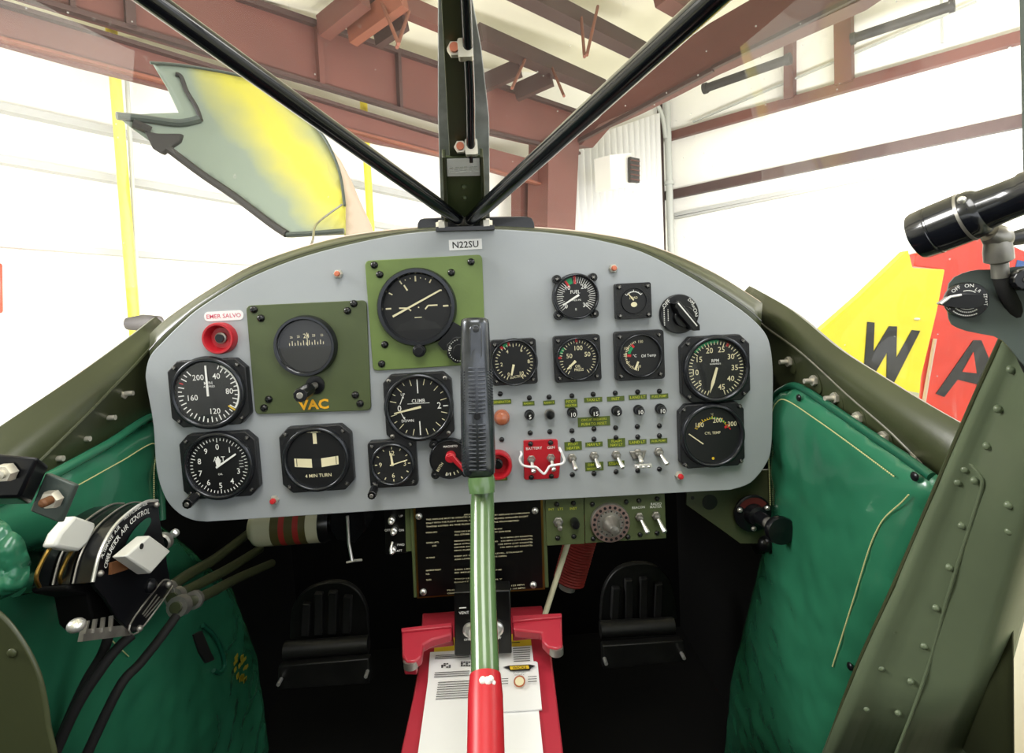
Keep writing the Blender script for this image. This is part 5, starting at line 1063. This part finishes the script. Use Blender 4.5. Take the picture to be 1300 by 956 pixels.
mb = MB(); cx=(e_l+e_r)/2; mb.box((0,2,-.1),(70,60,.2)); o=ob('floor',mb,'concrete'); o['kind']='structure'
def spar(name, fn, p, q, w, th, m, parent, off):
    a,b=fn(*p,off),fn(*q,off); n = n_l if fn is WL else n_r; wm = w*(a-EYE).length/F; mb=MB(); mb.bar(a,b,wm,th,n); return ob(name,mb,m,parent,world=True)
wl=bpy.data.objects['wall_left']; wr=bpy.data.objects['wall_right']; MATW['wall_left']=I4; MATW['wall_right']=I4
for p,q,w in [((-40,128),(560,258),7),((-40,196),(560,300),7),((-40,307),(560,352),6)]: spar('girt',WL,p,q,w,.12,'girtgrey',wl,.10)
for p,q,w,m in [((845,175),(1330,38),9,'maroon'),((845,249),(1330,147),10,'maroondark'),((858,273),(1330,177),4,'girtgrey'),((858,277),(1330,181),2,'girtgrey')]: spar('girt',WR,p,q,w,.15,m,wr,.10)
spar('girt_post',WR,(1003,40),(1003,126),9,.2,'maroon',wr,.15); spar('girt_post',WR,(1071,12),(1072,106),15,.2,'maroon',wr,.2)
for x,y0,y1 in [(1195,0,55),(1282,60,155)]: spar('conduit',WR,(x,y0),(x+1,y1),2,.05,'pipe',wr,.1)
spar('conduit',WR,(880,155),(1240,2),1.6,.04,'pipe',wr,.12)
for a,b,lb in [((893,113),(1004,74),'dark radiant heater tube on the right wall, lower left one of the pair'),((1080,50),(1212,6),'dark radiant heater tube on the right wall, upper right one of the pair')]:
    P,Q=WR(*a,.6),WR(*b,.6); t=thing('heater_tube',lb,'heater',Matrix.Translation(P)); r=4.6*(P-EYE).length/F; mb=MB(); mb.tube([P,Q],r,14); ob('tube',mb,'dark',t,world=True); mb=MB(); mb.tube([P,P.lerp(Q,.05)],r*1.25,14); mb.tube([Q,Q.lerp(P,.05)],r*1.25,14); ob('end_cap',mb,'dark',t,world=True)
offR=(WL(735,142,.86)-C0).dot(n_r); print('offR',offR,'corner',C0,'el',e_l,'er',e_r)
# deep eave beams along the left wall
def px_beam(name,label,fn,poly,off,th,m,ribs=(),cat='roof beam'):
    n=n_l if fn is WL else n_r; P=[fn(x,y,off) for x,y in poly]; t=thing(name,label,cat,Matrix.Translation(P[0])); mb=MB(); mb.hull_px(P,[p-n*th for p in P]); ob('web',mb,m,t,world=True)
    for (a,b,w,m2) in ribs: A,B=fn(*a,off+.03),fn(*b,off+.03); mb=MB(); mb.bar(A,B,w*(A-EYE).length/F,.07,n); ob('stiffener',mb,m2,t,world=True)
    return t
px_beam('eave_girder','deep maroon steel girder running along the top of the left wall',WL,[(-60,-150),(319,-2),(408,28),(558,82),(640,112),(735,142),(735,196),(690,186),(620,170),(558,153),(420,114),(260,69),(31,0),(-60,-30)],.86,.06,'maroon',
  [((-60,-32),(558,155),5,'maroondark'),((558,153),(735,195),4,'maroondark'),((300,-4),(735,143),6,'maroondark'),((403,28),(408,108),6,'maroon'),((162,-40),(166,38),8,'maroondark'),((505,66),(508,138),4,'maroondark'),((90,-60),(92,14),4,'maroondark')])
px_beam('eave_beam','maroon steel beam below the deep girder on the left wall',WL,[(-60,-18),(0,4),(130,42),(260,86),(400,124),(558,170),(640,193),(700,209),(700,240),(640,222),(559,198),(480,182),(380,157),(204,110),(100,84),(0,56),(-60,38)],.80,.06,'maroon',
  [((-60,-14),(558,173),4,'maroondark'),((-60,34),(558,196),3,'orangebrown'),((559,197),(700,238),3,'orangebrown')])
px_beam('steel_column','wide maroon steel column standing at the far corner beside the corrugated wall',WL,[(697,176),(735,184),(728,340),(694,340)],1.0,.4,'maroon',[],'steel column')
px_beam('steel_column','narrow maroon steel column between two white posts left of the wide column',WL,[(661,215),(677,218),(677,340),(661,340)],.5,.2,'maroon',[],'steel column')
px_beam('door_track_post','white upright post just left of the wide maroon column',WL,[(680,215),(694,217),(694,340),(681,340)],.55,.15,'wallcorr',[],'post')
# raked rafter on the right
px_beam('rafter_beam','deep maroon rafter rising to the right from the far corner column',WR,[(716,186),(760,150),(812,93),(900,30),(1000,-28),(1100,-85),(1130,-25),(1090,2),(900,88),(853,113),(800,140),(760,158),(738,184)],offR,.3,'maroon',[((722,186),(905,88),4,'maroondark'),((905,86),(1125,-22),4,'maroondark')])
# corrugated wall piece at the corner
t=thing('corrugated_panel','white corrugated steel sheet on the wall between the maroon column and the downpipe','wall sheet',Matrix.Translation(WL(780,250,.3)))
A,B=WL(722,190,.3),WL(836,150,.3); top=[A.lerp(B,k/60)+n_l*(.05 if (k//2)%2 else 0) for k in range(61)]; mb=MB()
loft(mb,[[V3((p.x,p.y,p.z+.1)) for p in top],[V3((p.x,p.y,0)) for p in top]]); ob('sheet',mb,'wallcorr',t,world=True,solid=.01)
def pole(name,label,fn,p,q,off,rpx,m,cat,band=None):
    a,b=fn(*p,off),fn(*q,off); r=rpx*(a-EYE).length/F; t=thing(name,label,cat,Matrix.Translation(b)); mb=MB(); mb.tube([a,b],r,14); ob('pipe',mb,m,t,world=True)
    for k,(u,m2) in enumerate(band or []): mb=MB(); q1=a.lerp(b,u); q2=a.lerp(b,u+.02); mb.tube([q1,q2],r*1.4,14); ob('strap',mb,m2,t,world=True)
    return t
pole('yellow_post','yellow painted post in front of the left wall near the left edge',WL,(140,20),(182,560),.45,5,'yellowpole','post',[(.1,'dark')])
pole('yellow_post','thin yellow painted post on the left wall seen beside the open cowl panel',WL,(461,120),(474,345),.45,4.2,'yellowpole','post')
pole('grey_conduit','thin grey conduit pipe running down beside the left yellow post',WL,(159,60),(178,420),.4,2,'pipe','pipe')
pole('downpipe','grey and maroon downpipe in the far corner left of the right wall',WR,(846,112),(853,345),.3,4,'pipe','pipe',[(.03,'dark'),(.5,'pipe')])
pole('corner_angle','dark maroon corner angle beside the downpipe',WR,(837,115),(842,345),.25,3.5,'maroondark','trim')
pole('white_pipe','white vertical pipe hanging in front of the corrugated wall',WR,(758,86),(761,192),1.6,3.2,'wallcorr','pipe')
a=[WR(780,108,1.2),WR(805,114,1.0),WR(826,124,.7),WR(840,145,.5),WR(845,175,.4)]; t=thing('grey_conduit','curved grey conduit bending down into the corner downpipe','pipe',Matrix.Translation(a[-1])); mb=MB(); mb.tube(catmull(a,5),.045,10); ob('pipe',mb,'pipe',t,world=True)
t=thing('unit_heater','white box shaped unit heater with a dark louvre on the corrugated wall','heater',Matrix.Translation(WL(795,220,1.0)))
mb=MB(); P=[WL(x,y,1.2) for x,y in [(774,197),(801,194),(801,237),(776,240)]]; S=[WL(x,y,.9) for x,y in [(801,194),(814,197),(814,238),(801,237)]]; n=[P[0],P[1],P[2],P[3]]; mb.hull_px(n,[p-n_l*.3 for p in n]); ob('case',mb,'wall',t,world=True)
mb=MB(); P=[WL(x,y,1.27) for x,y in [(800.5,199),(812,201.5),(812,232),(801,231)]]; mb.hull_px(P,[p-n_l*.05 for p in P]); 
ob('louvre',mb,'dark',t,world=True)
mb=MB()
for k in range(5): a,b=WL(801,203+6*k,1.29),WL(812,205+6*k,1.29); mb.bar(a,b,.015,.02,n_l)
ob('slats',mb,'maroon',t,world=True)
t=tag(ob('wall_cabinet',(lambda m:(m.hull_px([WL(x,y,.5) for x,y in [(-40,332),(3,334),(4,398),(-40,398)]],[WL(x,y,.1) for x,y in [(-40,332),(3,334),(4,398),(-40,398)]]),m)[1])(MB()),'redpanel',bevel=.02),'red box on the left wall at the left picture edge','cabinet')
# roof: sloping insulation sheet + purlins
r0=WL(319,-2,.86); r1=WL(735,142,.86); r2=WR(1000,-28,offR)
r_n=(r1-r0).cross(r2-r0).normalized(); r_n = r_n if r_n.z<0 else -r_n
RP=r1-r_n*.25
def RO(x,y,o=0.0): return on_plane(x,y,RP+r_n*o,r_n)
eu=(r1-r0).normalized(); ev=r_n.cross(eu).normalized(); ev = ev if ev.z>0 else -ev
c0_,c1_,c2_=WL(319,-22,1.1),WR(800,128,0),WR(1090,-18,0)
c_n=(c1_-c0_).cross(c2_-c0_).normalized(); c_n=c_n if c_n.z<0 else -c_n
cu_=(eu-c_n*eu.dot(c_n)).normalized(); cv_=c_n.cross(cu_).normalized(); cv_=cv_ if cv_.z>0 else -cv_
mb=MB(); P=[c1_+cu_*a+cv_*b for a,b in [(-26,-3),(6,-3),(6,16),(-26,16)]]; mb.hull_px(P,[p-c_n*.12 for p in P]); o=ob('ceiling',mb,'roof'); o['kind']='structure'
def purlin(label,p,q,w,m='maroondark',depth=.22,webs=(),off=.25,name='roof_purlin'):
    a,b=RO(*p,off),RO(*q,off); t=thing(name,label,'roof purlin',Matrix.Translation(a)); wm=w*((a+b)/2-EYE).length/F; mb=MB(); mb.bar(a,b,wm,depth,r_n); ob('chord',mb,m,t,world=True)
    for (s,e) in webs: A,B=RO(*s,off+.02),RO(*e,off+.9); mb=MB(); mb.tube([A,B],.017,8); ob('web_rod',mb,'orangebrown',t,world=True)
purlin('dark maroon roof purlin slanting down right above the centre of the windshield',(640,-22),(822,70),15,webs=[((738,22),(742,72)),((759,8),(745,70))])
purlin('dark roof purlin nearest the far wall right of the windshield post',(606,44),(766,113),13,webs=[((668,72),(650,112)),((700,84),(716,122))])
purlin('maroon roof purlin at the top right beyond the right brace',(838,-8),(885,20),17,'maroon')
purlin('dark roof purlin left of the windshield post above the girder',(330,-70),(560,28),11,'maroon',webs=[((480,-8),(506,56)),((520,12),(504,60))])
purlin('dark bridging strut near the windshield post on the left',(478,48),(514,24),9,off=.4,name='roof_strut'); purlin('orange brown roof strut left of the windshield post',(446,44),(512,-4),11,'orangebrown',off=.5,name='roof_strut'); purlin('maroon roof strut above the left brace, leftmost of the three struts',(410,36),(462,-6),14,'maroon',off=.4,name='roof_strut')
purlin('thin dark strut right of the windshield post, lower one',(614,106),(660,86),7,off=.4,name='roof_strut'); purlin('thin dark strut right of the windshield post, nearer the white pipe',(655,118),(700,98),8,off=.4,name='roof_strut')
# ------------------------------------------------------------------ open cowl panel seen through the windshield
YC0=.75
def cw(x,y,d=0): return py_(x,y,YC0+d+(300-y)*.0009+(x-300)*.0006)
CP=[(194,81.5),(246,86.5),(327,104),(350,118),(369,135),(392,152),(408,169),(421,192),(431,215),(437,240),(439,262),(439,298),(400,300),(369,302),(355,292),(340,281),(300,252),(215,192),(210,197),(200,192),(192,181),(170,165),(148,148),(190,145),(227,144),(212,112)]
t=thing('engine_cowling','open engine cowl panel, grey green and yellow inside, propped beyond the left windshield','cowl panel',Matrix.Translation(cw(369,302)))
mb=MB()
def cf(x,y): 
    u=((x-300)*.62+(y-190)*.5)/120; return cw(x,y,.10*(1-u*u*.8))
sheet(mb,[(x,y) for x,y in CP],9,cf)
M['cowl']=mat('cowl_grey_green_yellow','7d8a7c',.4); nt=M['cowl'].node_tree; b_=nt.nodes['Principled BSDF']
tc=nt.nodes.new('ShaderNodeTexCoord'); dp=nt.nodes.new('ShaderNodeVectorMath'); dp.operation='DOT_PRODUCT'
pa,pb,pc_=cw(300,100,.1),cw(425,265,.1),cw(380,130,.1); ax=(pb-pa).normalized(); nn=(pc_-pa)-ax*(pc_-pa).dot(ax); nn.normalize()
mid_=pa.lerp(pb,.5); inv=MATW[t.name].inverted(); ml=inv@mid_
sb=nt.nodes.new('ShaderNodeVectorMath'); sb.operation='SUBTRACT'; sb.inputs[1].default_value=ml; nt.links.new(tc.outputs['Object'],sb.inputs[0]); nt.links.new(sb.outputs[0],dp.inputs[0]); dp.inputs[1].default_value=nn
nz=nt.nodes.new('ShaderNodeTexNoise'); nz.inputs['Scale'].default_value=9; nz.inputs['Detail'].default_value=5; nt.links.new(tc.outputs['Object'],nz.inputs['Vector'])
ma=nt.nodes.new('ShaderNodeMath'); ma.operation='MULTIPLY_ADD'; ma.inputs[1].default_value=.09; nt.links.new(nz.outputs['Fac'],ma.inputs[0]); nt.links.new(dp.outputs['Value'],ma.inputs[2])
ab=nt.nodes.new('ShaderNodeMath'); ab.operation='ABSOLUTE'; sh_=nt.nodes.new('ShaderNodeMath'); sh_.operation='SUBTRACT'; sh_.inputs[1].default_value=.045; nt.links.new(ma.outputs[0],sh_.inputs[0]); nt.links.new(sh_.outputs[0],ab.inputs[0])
rp=nt.nodes.new('ShaderNodeValToRGB'); rp.color_ramp.elements[0].position=.02; rp.color_ramp.elements[0].color=rgb('d6cd52'); rp.color_ramp.elements[1].position=.12; rp.color_ramp.elements[1].color=rgb('8d9a8d'); nt.links.new(ab.outputs[0],rp.inputs[0]); nt.links.new(rp.outputs[0],b_.inputs['Base Color'])  # grey green with a noisy diagonal yellow band
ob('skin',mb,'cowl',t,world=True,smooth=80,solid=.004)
def crib(name,pts,r,m): mb=MB(); mb.tube(catmull([cf(x,y)+V3((0,-.012,0)) for x,y in pts],5),r,8); ob(name,mb,m,t,world=True)
crib('stiffener',[(216,190),(260,223),(300,250),(345,284),(366,298)],.010,'dark'); crib('stiffener',[(366,299),(400,297),(438,294)],.007,'greygreen'); crib('hook_rib',[(226,96),(233,100),(240,118),(252,138),(258,155)],.006,'dark'); crib('edge_rib',[(152,149),(190,153),(230,158),(256,153)],.010,'greygreen'); crib('edge_rib',[(172,158),(182,162),(195,168)],.012,'dark')
mb=MB(); P=[(188,168),(205,172),(235,172),(232,182),(220,190),(210,198),(199,191)]; n=[cf(x,y)+V3((0,-.02,0)) for x,y in P]; mb.hull_px(n,[p+V3((0,.02,0)) for p in n]); ob('hinge_bracket',mb,'dark',t,world=True,bevel=.003)
crib('edge_bead',[(194,82),(246,87),(327,104),(369,135),(408,169),(431,215),(439,262)],.004,'greygreen')
t=thing('cowling_skin','pale pink outer cowl skin standing just right of the open cowl panel','cowl panel',Matrix.Translation(cw(455,302,.1))); mb=MB()
sheet(mb,[(420,190),(432,205),(446,232),(458,260),(470,285),(478,312),(436,312),(439,262),(433,225)],9,lambda x,y:cw(x,y,.16+(x-440)*.002)); ob('skin',mb,'tan',t,world=True,smooth=80,solid=.004)
t=thing('prop_rod','thin grey prop rod curving up from the nose to the open cowl panel','rod',Matrix.Translation(py_(392,322,.5))); mb=MB(); mb.tube(catmull([py_(390,322,.5),py_(397,305,.55),(cf(410,287)+V3((0,-.05,0))),cf(438,262)+V3((0,-.03,0))],6),.0028,8); ob('rod',mb,'dullsteel',t,world=True)
t=thing('engine_cowl','olive and cream rounded engine cowl top in front of the windshield base','engine cowl',Matrix.Translation(py_(590,300,.5)))
base2=[p+V3((0,.004,-.006)) for p in base]; mb=MB(); loft(mb,[base2,[p+V3((0,.12,-.03)) for p in base2],[V3((p.x*.8-.01,p.y+.45,p.z-.12)) for p in base2]]); ob('cowl_top',mb,'olive',t,world=True,smooth=70,solid=.003)
t=tag(ob('wing_tip_fairing',(lambda m:(m.lathe([(1e-5,-.1),(.03,-.08),(.042,0),(.03,.08),(1e-5,.1)],20,0,Matrix.Translation(py_(183,410,2.2))@Matrix.Rotation(pi/2,4,'Y'),cap=False),m)[1])(MB()),'dark'),'small dark oval seen through the left window just above the sill','fairing')
# ------------------------------------------------------------------ lettered yellow and red aircraft panels on the right
def big(name,label,m,poly,y,th,let,lpoly,cat='aircraft panel'):
    P=[py_(a,b,y) for a,b in poly]; t=thing(name,label,cat,Matrix.Translation(P[0])); mb=MB(); mb.hull_px(P,[p+V3((.03,th,0)) for p in P]); ob('skin',mb,m,t,world=True,bevel=.006)
    mb=MB(); n=[py_(a,b,y-.004) for a,b in lpoly]; mb.hull_px(n,[p+V3((0,.003,0)) for p in n]); ob('letter',mb,'letter',t,world=True,label='black painted letter '+let); return t
y1=1.7
tY=big('yellow_rudder','yellow aircraft surface with a black letter W beyond the right window sill','yellowpanel',[(1153.5,317),(1159,340),(1200,342),(1190,395),(1170,478),(1150,690),(1010,690),(985,520),(1035,426),(1091,377)],y1,.09,'W',
 [(1101.5,408.5),(1110.5,409.5),(1109,447),(1129,414),(1139,414.5),(1138,455),(1158,419),(1168.5,420),(1134,488),(1125.5,486.5),(1126.5,447),(1109.5,476.5),(1097,468)])
mb=MB(); n=[py_(a,b,y1-.004) for a,b in [(1120,490),(1167,499),(1164,560),(1100,560)]]; mb.hull_px(n,[p+V3((0,.003,0)) for p in n]); ob('pale_base',mb,'fire',tY,world=True)
mb=MB(); mb.ball(py_(1164,405,y1-.004),.012,0,None,7,.5); ob('hinge_patch',mb,'paper',tY,world=True)
y2=1.85
tR=big('red_fin','red aircraft surface with a black letter A between the yellow one and the door post','redpanel',[(1160,338),(1163,322),(1200,310),(1260,300),(1300,318),(1380,340),(1380,700),(1150,700),(1172,470),(1195,342)],y2,.1,'A',
 [(1236,432),(1246,432),(1262,470),(1268,505),(1240,496),(1241,488),(1216,482),(1199,504),(1188.5,500)])
mb=MB(); n=[py_(a,b,y2-.007) for a,b in [(1236,447),(1240,474),(1222,472)]]; mb.hull_px(n,[p+V3((0,.003,0)) for p in n]); ob('letter_counter',mb,'redpanel',tR,world=True)
mb=MB(); mb.tube([py_(1187,430,y2-.01),py_(1178,480,y2-.01),py_(1168,540,y2-.01)],.008,10); ob('hinge_strip',mb,'tan',tR,world=True)
mb=MB(); n=[py_(a,b,y2-.004) for a,b in [(1292,330),(1310,334),(1310,356),(1288,345)]]; mb.hull_px(n,[p+V3((0,.003,0)) for p in n]); ob('blue_patch',mb,'blue',tR,world=True)
# ================================================================== light
w=bpy.data.worlds.new('world'); SC.world=w; w.use_nodes=True; w.node_tree.nodes['Background'].inputs[0].default_value=(.93,.96,1,1); w.node_tree.nodes['Background'].inputs[1].default_value=1.4
def area(name,loc,target,size,power,col=(1,1,1),sy=None):
    l=bpy.data.lights.new(name,'AREA'); l.energy=power; l.color=col; l.shape='RECTANGLE'; l.size=size; l.size_y=sy or size; o=bpy.data.objects.new(name,l); COL.objects.link(o); o.location=loc
    o.rotation_euler=(V3(target)-V3(loc)).to_track_quat('-Z','Y').to_euler(); return o
cl=C0.lerp(e_l,.35); cr=C0.lerp(e_r,.3); cl.z=cr.z=0
area('wall_fill_light',cl+n_l*4.2+V3((0,0,1.9)),cl+V3((0,0,1.6)),9,340,(1,.98,.95),1.0)  # added fill, no fixture there: brightens the left wall
area('wall_fill_light',cr+n_r*3.4+V3((0,0,3.2)),cr+V3((0,0,2.2)),9,650,(1,.98,.95),1.0)  # same kind of added fill for the right wall
area('roof_skylight',(.0,-1.05,EYE.z+1.2),(-.03,-.1,EYE.z-.05),.75,12.5,(1,.99,.97))
area('side_fill_light',(-3.2,-.35,EYE.z+1.7),(.34,-.05,EYE.z-.25),1.2,95,(1,.99,.97))  # fill added out of view to brighten the right pad and post
area('side_fill_light',(3.2,-.45,EYE.z+1.9),(-.42,-.05,EYE.z-.25),1.2,28,(1,.99,.97))  # weaker added fill for the left pad and throttle box
SC.view_settings.view_transform='Standard'; SC.view_settings.look='None'; SC.view_settings.exposure=0.62; SC.view_settings.gamma=1.0; SC.view_settings.use_curve_mapping=False
SC.cycles.max_bounces=8; SC.cycles.transparent_max_bounces=16; SC.cycles.caustics_reflective=False; SC.cycles.caustics_refractive=False
bpy.context.view_layer.update()
